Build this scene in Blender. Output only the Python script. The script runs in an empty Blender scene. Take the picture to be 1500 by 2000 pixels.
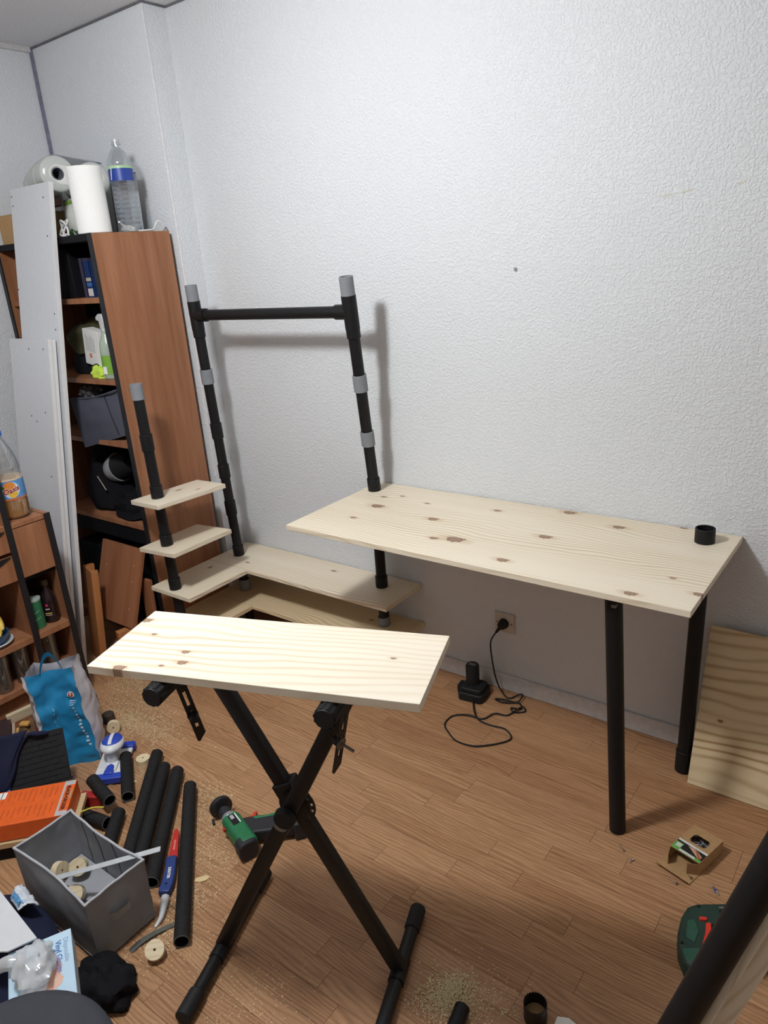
import bpy, math, random
from mathutils import Matrix, Vector, noise
V = Vector
random.seed(7)
scene = bpy.context.scene
COL = scene.collection
PI = math.pi

# ------------------------------------------------------------------ camera
cam_d = bpy.data.cameras.new('camera')
cam = bpy.data.objects.new('camera', cam_d); COL.objects.link(cam)
yaw, pitch, roll, FPX = -0.66579856, -0.33968098, 0.07818846, 1427.2
fw = V((math.sin(yaw)*math.cos(pitch), math.cos(yaw)*math.cos(pitch), math.sin(pitch)))
rt = V((math.cos(yaw), -math.sin(yaw), 0)); dn = fw.cross(rt)
r2 = rt*math.cos(roll) + dn*math.sin(roll); d2 = dn*math.cos(roll) - rt*math.sin(roll)
cm = Matrix.Identity(4)
for i in range(3):
    cm[i][0], cm[i][1], cm[i][2] = r2[i], -d2[i], -fw[i]
cm.translation = V((0, -2.158, 1.611))
cam.matrix_world = cm
cam_d.sensor_fit = 'VERTICAL'; cam_d.sensor_height = 24.0; cam_d.lens = FPX/2000*24.0
cam_d.clip_start = 0.02
scene.camera = cam
# ------------------------------------------------------------------ light
world = bpy.data.worlds.new('world'); scene.world = world
world.use_nodes = True
world.node_tree.nodes['Background'].inputs[0].default_value = (0.75, 0.82, 1, 1)
world.node_tree.nodes['Background'].inputs[1].default_value = 0.02
def lamp(name, kind, energy, loc, aim=None, size=0.07, cone=150, blend=1.0):
    d = bpy.data.lights.new(name, kind); d.energy = energy; d.shadow_soft_size = size; d.color = (0.97, 0.99, 1.0)
    if kind == 'SPOT': d.spot_size = math.radians(cone); d.spot_blend = blend
    o = bpy.data.objects.new(name, d); COL.objects.link(o); o.location = loc
    if aim: o.rotation_euler = (V(aim)-V(loc)).to_track_quat('-Z', 'Y').to_euler()
LAMP = (-1.50, -1.65, 2.40)
lamp('ceiling_spot_light', 'SPOT', 66, LAMP, (-1.35, -0.12, 0.85), 0.11, 158, 1.0)     # ceiling spot turned to the desk
lamp('ceiling_bulb_light', 'POINT', 45, LAMP, None, 0.11)                                # what its open shade lets past
scene.view_settings.view_transform = 'Standard'; scene.view_settings.look = 'None'
scene.view_settings.exposure = 0.0; scene.view_settings.gamma = 1.0
scene.view_settings.use_curve_mapping = False

# ------------------------------------------------------------------ materials
class NT:
    def __init__(s, name):
        s.m = bpy.data.materials.new(name); s.m.use_nodes = True
        s.t = s.m.node_tree; s.b = s.t.nodes['Principled BSDF']
    def n(s, typ, **kw):
        nd = s.t.nodes.new(typ)
        for k, v in kw.items():
            if k.startswith('i_'):
                key = k[2:]
                key = int(key) if key.isdigit() else key.replace('_', ' ')
                nd.inputs[key].default_value = v
            else: setattr(nd, k, v)
        return nd
    def l(s, a, b): s.t.links.new(a, b)
    def math(s, op, a, b=None, clamp=False):
        nd = s.n('ShaderNodeMath', operation=op, use_clamp=clamp)
        for i, x in enumerate((a, b)):
            if x is None: continue
            if isinstance(x, (int, float)): nd.inputs[i].default_value = x
            else: s.l(x, nd.inputs[i])
        return nd.outputs[0]
    def ramp(s, fac, stops, interp='LINEAR'):
        nd = s.n('ShaderNodeValToRGB'); cr = nd.color_ramp; cr.interpolation = interp
        while len(cr.elements) < len(stops): cr.elements.new(0.5)
        for e, (p, c) in zip(cr.elements, stops):
            e.position = p; e.color = (c[0], c[1], c[2], 1) if not isinstance(c, (int, float)) else (c, c, c, 1)
        s.l(fac, nd.inputs[0]); return nd.outputs[0]
    def mix(s, fac, a, b, blend='MIX'):
        nd = s.n('ShaderNodeMix', data_type='RGBA', blend_type=blend)
        for i, x in ((0, fac), (6, a), (7, b)):
            if isinstance(x, (int, float)): nd.inputs[i].default_value = x
            elif isinstance(x, tuple): nd.inputs[i].default_value = (x[0], x[1], x[2], 1)
            else: s.l(x, nd.inputs[i])
        return nd.outputs[2]
    def coords(s, scale=(1, 1, 1), kind='Object', loc=(0, 0, 0), rot=(0, 0, 0)):
        tc = s.n('ShaderNodeTexCoord'); mp = s.n('ShaderNodeMapping')
        mp.inputs['Scale'].default_value = scale; mp.inputs['Location'].default_value = loc
        mp.inputs['Rotation'].default_value = rot
        s.l(tc.outputs[kind], mp.inputs[0]); return mp.outputs[0]
    def noise(s, vec, scale, detail=2, rough=0.5, dist=0.0):
        nd = s.n('ShaderNodeTexNoise'); nd.inputs['Scale'].default_value = scale
        nd.inputs['Detail'].default_value = detail; nd.inputs['Roughness'].default_value = rough
        nd.inputs['Distortion'].default_value = dist
        s.l(vec, nd.inputs['Vector']); return nd.outputs['Fac']
    def bump(s, h, strength=0.3, dist=0.002):
        nd = s.n('ShaderNodeBump'); nd.inputs['Strength'].default_value = strength; nd.inputs['Distance'].default_value = dist
        s.l(h, nd.inputs['Height']); s.l(nd.outputs[0], s.b.inputs['Normal'])

def srgb(r, g, b):
    f = lambda c: (c/255/12.92) if c/255 <= 0.04045 else ((c/255+0.055)/1.055)**2.4
    return (f(r), f(g), f(b))

MATS = {}
def plain(name, rgb, rough=0.5, metal=0.0, var=0.08, nscale=40, bump=0.0, spec=0.5):
    """simple procedural surface: colour with a little noise mottling"""
    if name in MATS: return MATS[name]
    t = NT(name); c = srgb(*rgb)
    v = t.noise(t.coords(), nscale, 3)
    lo_ = tuple(x*(1-var) for x in c); hi = tuple(min(1, x*(1+var)) for x in c)
    t.l(t.ramp(v, [(0.3, lo_), (0.7, hi)]), t.b.inputs['Base Color'])
    t.b.inputs['Roughness'].default_value = rough; t.b.inputs['Metallic'].default_value = metal
    t.b.inputs['Specular IOR Level'].default_value = spec
    if bump: t.bump(v, bump, 0.002)
    MATS[name] = t.m; return t.m

def wall_mat(name, rgb, strength=0.55):
    t = NT(name); co = t.coords()
    n1 = t.noise(co, 125, 2, 0.5, 0.3)
    n2 = t.noise(co, 260, 2, 0.5)
    drops = t.ramp(n1, [(0.42, 0.0), (0.62, 1.0)])
    h = t.math('ADD', drops, t.math('MULTIPLY', n2, 0.5))
    big = t.noise(co, 1.3, 3)
    c = srgb(*rgb)
    t.l(t.ramp(big, [(0.3, tuple(x*0.965 for x in c)), (0.7, c)]), t.b.inputs['Base Color'])
    t.b.inputs['Roughness'].default_value = 0.55
    t.b.inputs['Specular IOR Level'].default_value = 0.35
    t.bump(h, strength, 0.0022)
    return t.m

def pine_mat(name, knots=(), seed=0.0, light=(233, 222, 201), dark=(198, 171, 131), lines=1.0, period=0.016):
    t = NT(name)
    co = t.coords(loc=(seed*3.1, seed*1.7, seed))
    sep = t.n('ShaderNodeSeparateXYZ'); t.l(co, sep.inputs[0])
    raw = t.coords()
    low = t.noise(t.coords((1.5, 3.4, 3.4), loc=(seed*2.3, seed, seed*5)), 1.0, 2, 0.4)
    mid = t.noise(t.coords((3.2, 10.0, 10.0), loc=(seed, seed*4, seed*5)), 1.0, 2, 0.5)
    y = t.math('ADD', sep.outputs[1], t.math('MULTIPLY', low, 0.20))
    y = t.math('ADD', y, t.math('MULTIPLY', mid, 0.030))
    y = t.math('ADD', y, t.math('MULTIPLY', sep.outputs[2], 0.6))
    w = t.math('MULTIPLY', t.math('ADD', t.math('SINE', t.math('MULTIPLY', y, 2*PI/period)), 1.0), 0.5)
    w = t.math('POWER', w, 3.2)
    patch = t.noise(t.coords((1.3, 6, 6), loc=(seed*7, seed*3, 0)), 1.0, 3)
    amt = t.math('MULTIPLY', t.ramp(patch, [(0.34, 0.10), (0.66, 1.0)]), 0.75*lines)
    fine = t.noise(t.coords((10, 380, 380)), 1.0, 3, 0.6)
    tone = t.noise(t.coords((1.2, 14, 14), loc=(seed, 0, seed)), 1.0, 3, 0.5)
    g = t.math('ADD', t.math('MULTIPLY', w, amt), t.math('MULTIPLY', t.math('SUBTRACT', fine, 0.5), 0.22))
    g = t.math('ADD', g, t.math('MULTIPLY', t.math('SUBTRACT', tone, 0.42), 0.45), True)
    col = t.mix(g, srgb(*light), srgb(*dark))
    def spot(kx, ky, rx, ry, wob_):
        mp = t.n('ShaderNodeMapping', vector_type='TEXTURE')
        mp.inputs['Location'].default_value = (kx, ky, 0); mp.inputs['Scale'].default_value = (rx, ry, 50)
        t.l(raw, mp.inputs[0])
        nz = t.n('ShaderNodeTexNoise'); nz.inputs['Scale'].default_value = 1.6; nz.inputs['Detail'].default_value = 3
        t.l(mp.outputs[0], nz.inputs['Vector'])
        sb_ = t.n('ShaderNodeVectorMath', operation='SUBTRACT'); sb_.inputs[1].default_value = (0.5, 0.5, 0.5); t.l(nz.outputs['Color'], sb_.inputs[0])
        sc = t.n('ShaderNodeVectorMath', operation='SCALE'); sc.inputs['Scale'].default_value = wob_; t.l(sb_.outputs[0], sc.inputs[0])
        ad = t.n('ShaderNodeVectorMath', operation='ADD'); t.l(mp.outputs[0], ad.inputs[0]); t.l(sc.outputs[0], ad.inputs[1])
        ln = t.n('ShaderNodeVectorMath', operation='LENGTH'); t.l(ad.outputs[0], ln.inputs[0]); return ln.outputs['Value']
    for (kx, ky, kr) in knots:
        h = t.ramp(spot(kx, ky, kr*2.6, kr*0.95, 1.0), [(0.2, 0.55), (1.0, 0.0)])
        col = t.mix(h, col, srgb(188, 150, 108))
        k1 = t.ramp(spot(kx, ky, kr*1.05, kr*0.62, 1.7), [(0.0, 0.75), (0.55, 0.70), (0.85, 0.95), (1.0, 0.0)])
        col = t.mix(k1, col, srgb(122, 88, 66))
    t.l(col, t.b.inputs['Base Color'])
    t.b.inputs['Roughness'].default_value = 0.5
    t.b.inputs['Specular IOR Level'].default_value = 0.3
    t.bump(fine, 0.12, 0.001)
    return t.m

def oak_mat(name):
    t = NT(name)
    oi = t.n('ShaderNodeObjectInfo')
    tc = t.n('ShaderNodeTexCoord')
    off = t.n('ShaderNodeVectorMath', operation='SCALE'); off.inputs[0].default_value = (31.7, 13.3, 7.1)
    t.l(oi.outputs['Random'], off.inputs['Scale'])
    ad = t.n('ShaderNodeVectorMath', operation='ADD'); t.l(tc.outputs['Object'], ad.inputs[0]); t.l(off.outputs[0], ad.inputs[1])
    def mapped(sc):
        mp = t.n('ShaderNodeMapping'); mp.inputs['Scale'].default_value = sc; t.l(ad.outputs[0], mp.inputs[0]); return mp.outputs[0]
    sep = t.n('ShaderNodeSeparateXYZ'); t.l(ad.outputs[0], sep.inputs[0])
    low = t.noise(mapped((2.6, 11, 4)), 1.0, 2, 0.4)
    y = t.math('ADD', sep.outputs[1], t.math('MULTIPLY', low, 0.085))
    w = t.math('MULTIPLY', t.math('ADD', t.math('SINE', t.math('MULTIPLY', y, 2*PI/0.011)), 1.0), 0.5)
    fine = t.noise(mapped((22, 520, 60)), 1.0, 3, 0.65)
    med = t.noise(mapped((6, 90, 20)), 1.0, 3, 0.6)
    g = t.math('ADD', t.math('MULTIPLY', t.math('POWER', w, 1.6), 0.22), t.math('MULTIPLY', fine, 0.72))
    g = t.math('ADD', g, t.math('MULTIPLY', t.math('SUBTRACT', med, 0.5), 0.55), True)
    a = t.mix(oi.outputs['Random'], srgb(198, 155, 116), srgb(182, 137, 99))
    b = t.mix(oi.outputs['Random'], srgb(144, 104, 71), srgb(122, 84, 56))
    col = t.mix(t.ramp(g, [(0.22, 0.0), (0.78, 1.0)]), a, b)
    t.l(col, t.b.inputs['Base Color'])
    t.b.inputs['Roughness'].default_value = 0.42
    t.b.inputs['Specular IOR Level'].default_value = 0.35
    t.bump(fine, 0.12, 0.001)
    return t.m

def cherry_mat(name, rot=(0, 0, 0), base=(166, 115, 83), dark=(142, 93, 63)):
    t = NT(name); co = t.coords((26, 26, 1.6), rot=rot)
    n1 = t.noise(co, 1.0, 4, 0.6); n2 = t.noise(t.coords((240, 240, 8), rot=rot), 1.0, 2)
    g = t.math('ADD', t.math('MULTIPLY', n1, 0.8), t.math('MULTIPLY', n2, 0.2))
    t.l(t.ramp(g, [(0.36, srgb(*dark)), (0.62, srgb(*base))]), t.b.inputs['Base Color'])
    t.b.inputs['Roughness'].default_value = 0.45; t.b.inputs['Specular IOR Level'].default_value = 0.35
    return t.m

def fabric_mat(name, rgb, scale=900, bump=0.25, var=0.18):
    t = NT(name); co = t.coords(); c = srgb(*rgb)
    n1 = t.noise(co, scale, 2); n2 = t.noise(co, 14, 3)
    g = t.math('ADD', t.math('MULTIPLY', n1, 0.6), t.math('MULTIPLY', n2, 0.4))
    t.l(t.ramp(g, [(0.3, tuple(x*(1-var) for x in c)), (0.7, tuple(min(1, x*(1+var)) for x in c))]), t.b.inputs['Base Color'])
    t.b.inputs['Roughness'].default_value = 0.9; t.b.inputs['Specular IOR Level'].default_value = 0.15
    t.bump(n1, bump, 0.001); return t.m

def clear_mat(name, tint, gloss=0.12, rough=0.06, haze=0.0):
    t = NT(name)
    tr = t.n('ShaderNodeBsdfTransparent'); tr.inputs[0].default_value = (*tint, 1)
    gl = t.n('ShaderNodeBsdfGlossy'); gl.inputs['Roughness'].default_value = rough
    v = t.noise(t.coords(), 60, 2); t.l(t.ramp(v, [(0.3, 0.85), (0.7, 1.0)]), gl.inputs[0])
    mx = t.n('ShaderNodeMixShader'); mx.inputs[0].default_value = gloss
    t.l(tr.outputs[0], mx.inputs[1]); t.l(gl.outputs[0], mx.inputs[2])
    last = mx.outputs[0]
    if haze:
        df = t.n('ShaderNodeBsdfDiffuse'); df.inputs[0].default_value = (0.85, 0.87, 0.88, 1)
        m2 = t.n('ShaderNodeMixShader'); m2.inputs[0].default_value = haze
        t.l(last, m2.inputs[1]); t.l(df.outputs[0], m2.inputs[2]); last = m2.outputs[0]
    t.l(last, t.t.nodes['Material Output'].inputs[0]); return t.m

M = {}
M['wall'] = wall_mat('white_sprayed_wall_paint', (216, 219, 222))
M['wall2'] = wall_mat('white_sprayed_wall_paint_fine', (224, 227, 231), 0.5)
M['ceil'] = plain('ceiling_paint', (226, 226, 228), 0.8, var=0.05, nscale=90, bump=0.25)
M['base'] = plain('skirting_paint', (205, 203, 203), 0.5)
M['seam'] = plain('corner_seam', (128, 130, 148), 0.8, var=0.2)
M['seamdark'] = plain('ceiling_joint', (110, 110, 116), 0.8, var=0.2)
M['oak'] = oak_mat('oak_strip')
M['joint'] = plain('plank_joint', (78, 52, 36), 0.8)
M['black'] = plain('black_pvc', (21, 21, 23), 0.5, var=0.15, nscale=60, spec=0.3)
M['blackdust'] = plain('black_pvc_dusty', (30, 29, 30), 0.72, var=0.35, nscale=120, spec=0.3)
M['pipegrey'] = plain('grey_pvc', (128, 132, 137), 0.55, var=0.05)
M['blackmetal'] = plain('black_powder_coat', (18, 18, 19), 0.42, var=0.15, nscale=200, spec=0.4)
M['rubber'] = plain('black_rubber', (25, 26, 28), 0.6, var=0.15, spec=0.35)
M['steel'] = plain('steel', (170, 172, 176), 0.3, 1.0, var=0.15, nscale=150)
M['dull'] = plain('dull_steel', (120, 112, 105), 0.5, 0.6, var=0.2)
M['white'] = plain('white_melamine', (206, 208, 212), 0.45, var=0.02)
M['whiteedge'] = plain('white_edge', (226, 226, 226), 0.5, var=0.02)
M['hole'] = plain('dark_hole', (60, 56, 54), 0.9)
M['cherry'] = cherry_mat('cherry_veneer')
M['cherryx'] = cherry_mat('cherry_veneer_cross', rot=(0, PI/2, 0))
M['cherryy'] = cherry_mat('cherry_veneer_deep', rot=(PI/2, 0, 0))
M['blackedge'] = plain('black_edge_band', (22, 22, 27), 0.5)
M['darkback'] = plain('black_back_panel', (17, 17, 22), 0.7, spec=0.2)
M['paper'] = plain('white_paper', (240, 239, 236), 0.85, var=0.03, nscale=150, bump=0.2)
M['card'] = plain('brown_card', (176, 140, 96), 0.85, var=0.08, nscale=80)
M['carddark'] = plain('brown_card_inside', (150, 112, 74), 0.85, var=0.08, nscale=80)

# ------------------------------------------------------------------ mesh building
class MB:
    def __init__(s): s.v = []; s.f = []; s.mi = []; s.cur = 0
    def add(s, vs, fs, T=None):
        o = len(s.v)
        s.v += [tuple(T @ V(p)) if T is not None else tuple(p) for p in vs]
        s.f += [tuple(i+o for i in f) for f in fs]; s.mi += [s.cur]*len(fs); return s
    def box(s, lo, hi, T=None):
        x0, y0, z0 = lo; x1, y1, z1 = hi
        return s.add([(x0,y0,z0),(x1,y0,z0),(x1,y1,z0),(x0,y1,z0),(x0,y0,z1),(x1,y0,z1),(x1,y1,z1),(x0,y1,z1)],
                     [(0,3,2,1),(4,5,6,7),(0,1,5,4),(1,2,6,5),(2,3,7,6),(3,0,4,7)], T)
    def cyl(s, p0, p1, r0, r1=None, n=20, caps=True, T=None):
        p0, p1 = V(p0), V(p1); r1 = r0 if r1 is None else r1
        d = (p1-p0).normalized(); a = d.orthogonal().normalized(); b = d.cross(a)
        vs = []
        for p, r in ((p0, r0), (p1, r1)):
            vs += [p + (a*math.cos(2*PI*i/n) + b*math.sin(2*PI*i/n))*r for i in range(n)]
        fs = [(i, (i+1) % n, n+(i+1) % n, n+i) for i in range(n)]
        if caps: fs += [tuple(range(n))[::-1], tuple(range(n, 2*n))]
        return s.add(vs, fs, T)
    def pipe(s, p0, p1, ro, ri, n=24, T=None):
        p0, p1 = V(p0), V(p1); d = (p1-p0).normalized(); a = d.orthogonal().normalized(); b = d.cross(a)
        vs = []
        for p, r in ((p0, ro), (p1, ro), (p1, ri), (p0, ri)):
            vs += [p + (a*math.cos(2*PI*i/n) + b*math.sin(2*PI*i/n))*r for i in range(n)]
        fs = []
        for k in range(4):
            k2 = (k+1) % 4
            fs += [(k*n+i, k*n+(i+1) % n, k2*n+(i+1) % n, k2*n+i) for i in range(n)]
        return s.add(vs, fs, T)
    def lathe(s, prof, n=28, T=None, wob=None):
        vs = []; m = len(prof)
        for (r, z) in prof:
            for i in range(n):
                th = 2*PI*i/n; rr = r*(wob(th, z) if wob else 1)
                vs.append((rr*math.cos(th), rr*math.sin(th), z))
        fs = [(k*n+i, k*n+(i+1) % n, (k+1)*n+(i+1) % n, (k+1)*n+i) for k in range(m-1) for i in range(n)]
        if prof[0][0] > 1e-5: fs.append(tuple(range(n))[::-1])
        if prof[-1][0] > 1e-5: fs.append(tuple(range((m-1)*n, m*n)))
        return s.add(vs, fs, T)
    def prism(s, poly, z0, z1, T=None):
        n = len(poly)
        vs = [(x, y, z0) for x, y in poly] + [(x, y, z1) for x, y in poly]
        fs = [tuple(range(n))[::-1], tuple(range(n, 2*n))] + [(i, (i+1) % n, n+(i+1) % n, n+i) for i in range(n)]
        return s.add(vs, fs, T)
    def sweep(s, pts, r, n=8, T=None):
        pts = [V(p) for p in pts]; m = len(pts); vs = []
        t0 = (pts[1]-pts[0]).normalized(); a = t0.orthogonal().normalized()
        for i, p in enumerate(pts):
            t = (pts[min(i+1, m-1)] - pts[max(i-1, 0)]).normalized()
            a = (a - t*a.dot(t)).normalized(); b = t.cross(a)
            rr = r(i/(m-1)) if callable(r) else r
            vs += [p + (a*math.cos(2*PI*k/n) + b*math.sin(2*PI*k/n))*rr for k in range(n)]
        fs = [(i*n+k, i*n+(k+1) % n, (i+1)*n+(k+1) % n, (i+1)*n+k) for i in range(m-1) for k in range(n)]
        fs += [tuple(range(n))[::-1], tuple(range((m-1)*n, m*n))]
        return s.add(vs, fs, T)
    def grid(s, fn, nu, nv, T=None):
        vs = [fn(i/nu, j/nv) for j in range(nv+1) for i in range(nu+1)]
        fs = [(j*(nu+1)+i, j*(nu+1)+i+1, (j+1)*(nu+1)+i+1, (j+1)*(nu+1)+i) for j in range(nv) for i in range(nu)]
        return s.add(vs, fs, T)
    def mesh(s, name, mats, smooth=35):
        me = bpy.data.meshes.new(name); me.from_pydata(s.v, [], s.f)
        for m in (mats if isinstance(mats, (list, tuple)) else [mats]): me.materials.append(m)
        for p, i in zip(me.polygons, s.mi): p.material_index = i
        me.validate(); me.update()
        if smooth:
            me.polygons.foreach_set('use_smooth', [True]*len(me.polygons)); me.set_sharp_from_angle(angle=math.radians(smooth))
        return me

WM = {}          # world matrix of each object by its name, since nothing is evaluated yet
def place(ob, T, parent):
    if parent is not None:
        ob.parent = parent
        ob.matrix_parent_inverse = Matrix.Identity(4)
        ob.matrix_basis = WM[parent.name].inverted() @ T
    else: ob.matrix_basis = T
    WM[ob.name] = T.copy(); return ob
def tag(o, label=None, cat=None, group=None, kind=None):
    for k, v in (('label', label), ('category', cat), ('group', group), ('kind', kind)):
        if v: o[k] = v
    return o
def thing(name, label, cat, loc=(0, 0, 0), group=None, T=None):
    o = bpy.data.objects.new(name, None); COL.objects.link(o); o.empty_display_size = 0.05
    place(o, T if T is not None else Matrix.Translation(V(loc)), None)
    return tag(o, label, cat, group)
def obj(name, mb, mats, parent=None, T=None, bevel=0, smooth=35, label=None, seg=2, **kw):
    """one mesh object; coordinates local to frame T (world when T is None)"""
    if T is None:
        T = Matrix.Identity(4)
        xs = [V(p) for p in mb.v]
        c = V(((min(p.x for p in xs)+max(p.x for p in xs))/2, (min(p.y for p in xs)+max(p.y for p in xs))/2, min(p.z for p in xs)))
        mb.v = [tuple(p-c) for p in xs]; T = Matrix.Translation(c)
    me = mb.mesh(name, mats, smooth)
    o = bpy.data.objects.new(name, me); COL.objects.link(o); place(o, T, parent)
    if bevel:
        bv = o.modifiers.new('bevel', 'BEVEL'); bv.width = bevel; bv.segments = seg; bv.limit_method = 'ANGLE'; bv.angle_limit = math.radians(40)
    tag(o, label, **kw); return o
def share(src, name, parent, T):
    o = bpy.data.objects.new(name, src.data); COL.objects.link(o); return place(o, T, parent)
def struct(name, mb, mats, parent=None, **kw):
    o = obj(name, mb, mats, parent, **kw)
    if parent is None: o['kind'] = 'structure'
    return o
def FR(o, x, z=(0, 0, 1)):
    """frame: origin o, x axis exactly x, z axis near z"""
    x = V(x).normalized(); z = V(z); y = z.cross(x).normalized(); z = x.cross(y)
    m = Matrix.Identity(4)
    for i in range(3): m[i][0], m[i][1], m[i][2] = x[i], y[i], z[i]
    m.translation = V(o); return m
def TR(x, y, z): return Matrix.Translation(V((x, y, z)))
def RZ(a): return Matrix.Rotation(a, 4, 'Z')
def rrect(w, h, r, n=5, cx=0, cy=0):
    p = []
    for qx, qy, a0 in ((1, 1, 0), (-1, 1, PI/2), (-1, -1, PI), (1, -1, 1.5*PI)):
        for i in range(n+1):
            a = a0 + PI/2*i/n
            p.append((cx+qx*(w/2-r)+r*math.cos(a), cy+qy*(h/2-r)+r*math.sin(a)))
    return p
def catmull(pts, k=6):
    pts = [V(p) for p in pts]; out = []
    for i in range(len(pts)-1):
        a, b, c, d = pts[max(i-1, 0)], pts[i], pts[i+1], pts[min(i+2, len(pts)-1)]
        for j in range(k):
            t = j/k
            out.append(0.5*((2*b)+(c-a)*t+(2*a-5*b+4*c-d)*t*t+(3*b-3*c+d-a)*t**3))
    out.append(pts[-1]); return out
def blob(mb, c, r, seed=0, amp=0.25, freq=2.0, nu=22, nv=14, flat=True, T=None, crease=0.0):
    vs = []
    for j in range(nv+1):
        ph = PI*j/nv
        for i in range(nu):
            th = 2*PI*i/nu
            d = V((math.sin(ph)*math.cos(th), math.sin(ph)*math.sin(th), math.cos(ph)))
            nn = noise.noise(d*freq + V((seed*5.3, seed*2.1, seed)))
            k = 1 + amp*nn + crease*(1-abs(noise.noise(d*freq*2.3+V((seed, 9, 2))))*2)
            p = V((d.x*r[0], d.y*r[1], d.z*r[2]))*k
            if flat and p.z < -r[2]*0.35: p.z = -r[2]*0.35
            vs.append(p + V(c))
    fs = [(j*nu+i, (j+1)*nu+i, (j+1)*nu+(i+1) % nu, j*nu+(i+1) % nu) for j in range(nv) for i in range(nu)]
    return mb.add(vs, fs, T)
def text_mb(body, size, extrude=0.0004, align='LEFT', bold=0.0):
    cu = bpy.data.curves.new('text', 'FONT'); cu.body = body; cu.size = size; cu.extrude = extrude; cu.align_x = align; cu.offset = bold
    cu.resolution_u = 3
    o = bpy.data.objects.new('text', cu); COL.objects.link(o)
    dg = bpy.context.evaluated_depsgraph_get(); me = bpy.data.meshes.new_from_object(o.evaluated_get(dg))
    mb = MB(); mb.add([v.co.copy() for v in me.vertices], [tuple(p.vertices) for p in me.polygons])
    bpy.data.objects.remove(o); bpy.data.curves.remove(cu); bpy.data.meshes.remove(me); return mb
I4 = Matrix.Identity(4)

# ================================================================== the room
H = 2.554; XL, XR, YF = -3.345, 1.35, -3.5; XJ, YJ = -2.56, -0.108
wb = struct('wall_back', MB().box((XJ, 0, 0), (XR+0.1, 0.1, H)), M['wall'])
wb['label'] = 'long white wall with rough sprayed texture behind the desk'
wa = struct('wall_alcove', MB().box((XL-0.1, YJ, 0), (XJ, 0.1, H)), M['wall2'])
wa['label'] = 'white wall section standing forward behind the tall bookcase'
struct('wall_left', MB().box((XL-0.1, YF-0.1, 0), (XL, YJ, H)), M['wall2'])
M['far'] = plain('beige_far_wall', (222, 219, 214), 0.8)
struct('wall_right', MB().box((XR, YF-0.1, 0), (XR+0.1, 0, H)), M['far'])
struct('wall_front', MB().box((XL, YF-0.1, 0), (XR, YF, H)), M['far'])
struct('ceiling', MB().box((XL-0.1, YF-0.1, H), (XR+0.1, 0.1, H+0.08)), M['ceil'])
struct('baseboard_back', MB().box((XJ, -0.012, 0), (XR, 0, 0.066)), M['base'], bevel=0.003)
struct('baseboard_alcove', MB().box((XL, YJ-0.012, 0), (XJ, YJ, 0.066)).box((XJ, YJ-0.012, 0), (XJ+0.012, -0.012, 0.066)), M['base'], bevel=0.003)
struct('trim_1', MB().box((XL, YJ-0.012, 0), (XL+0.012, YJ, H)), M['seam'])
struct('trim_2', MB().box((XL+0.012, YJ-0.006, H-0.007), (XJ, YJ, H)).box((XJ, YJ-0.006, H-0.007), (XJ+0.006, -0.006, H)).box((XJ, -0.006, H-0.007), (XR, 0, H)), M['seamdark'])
struct('trim_3', MB().box((XL, YF, H-0.02), (XL+0.014, YJ-0.012, H)), M['base'])
struct('trim_4', MB().box((XJ-0.004, YJ-0.0018, 0.07), (XJ+0.0018, YJ+0.004, H-0.01)), plain('corner_bead', (228, 228, 230), 0.5), bevel=0.001)
obj('wall_plug', MB().cyl((-1.102, -0.0025, 1.533), (-1.102, 0.004, 1.533), 0.006, 0.006, 12), M['pipegrey'], wb)
for i, (x, z, l, a) in enumerate(((-0.655, 1.70, 0.030, 0.15), (-0.60, 1.706, 0.035, 0.2), (-0.47, 1.712, 0.022, 0.1))):
    obj('scuff_mark', MB().prism(rrect(l, 0.004, 0.0018, 3), 0, 0.0007), plain('scuff', (204, 202, 188), 0.8), wb,
        T=TR(x, 0.0001, z) @ Matrix.Rotation(PI/2, 4, 'X') @ RZ(a))

# floor: base slab, strips one by one where they can be told apart
FX0, FX1, FY0 = XL, 0.36, -1.96
fl = MB(); fl.cur = 0; fl.box((XL-0.1, YF-0.1, -0.08), (XR+0.1, 0.1, -0.005))
fl.cur = 1; fl.box((XL, YF, -0.005), (XR, FY0, -0.0003)); fl.box((FX1, FY0, -0.005), (XR, 0, -0.0003))
floor = struct('floor', fl, [M['joint'], M['oak']], label='brown oak strip laminate floor')
W = 0.0632; strips = {}
rows = int(round(-FY0/W))
for r in range(rows):
    y = -(r+1)*W + W/2
    x = FX0 - random.choice((0.0, 0.12, 0.2, 0.31))
    while x < FX1 - 0.02:
        L = random.choice((0.34, 0.40, 0.46, 0.52))
        x0, x1 = max(x, FX0), min(x+L, FX1)
        if FX1 - x1 < 0.08: x1 = FX1
        if x1 - x0 > 0.015:
            Ls = round(x1-x0, 3)
            if Ls not in strips:
                o = obj('plank', MB().box((-Ls/2+0.0004, -W/2+0.0004, -0.004), (Ls/2-0.0004, W/2-0.0004, 0)), M['oak'], floor, T=TR((x0+x1)/2, y, 0), smooth=0)
                strips[Ls] = o
            else: share(strips[Ls], 'plank', floor, TR((x0+x1)/2, y, 0))
        x = x1

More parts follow.
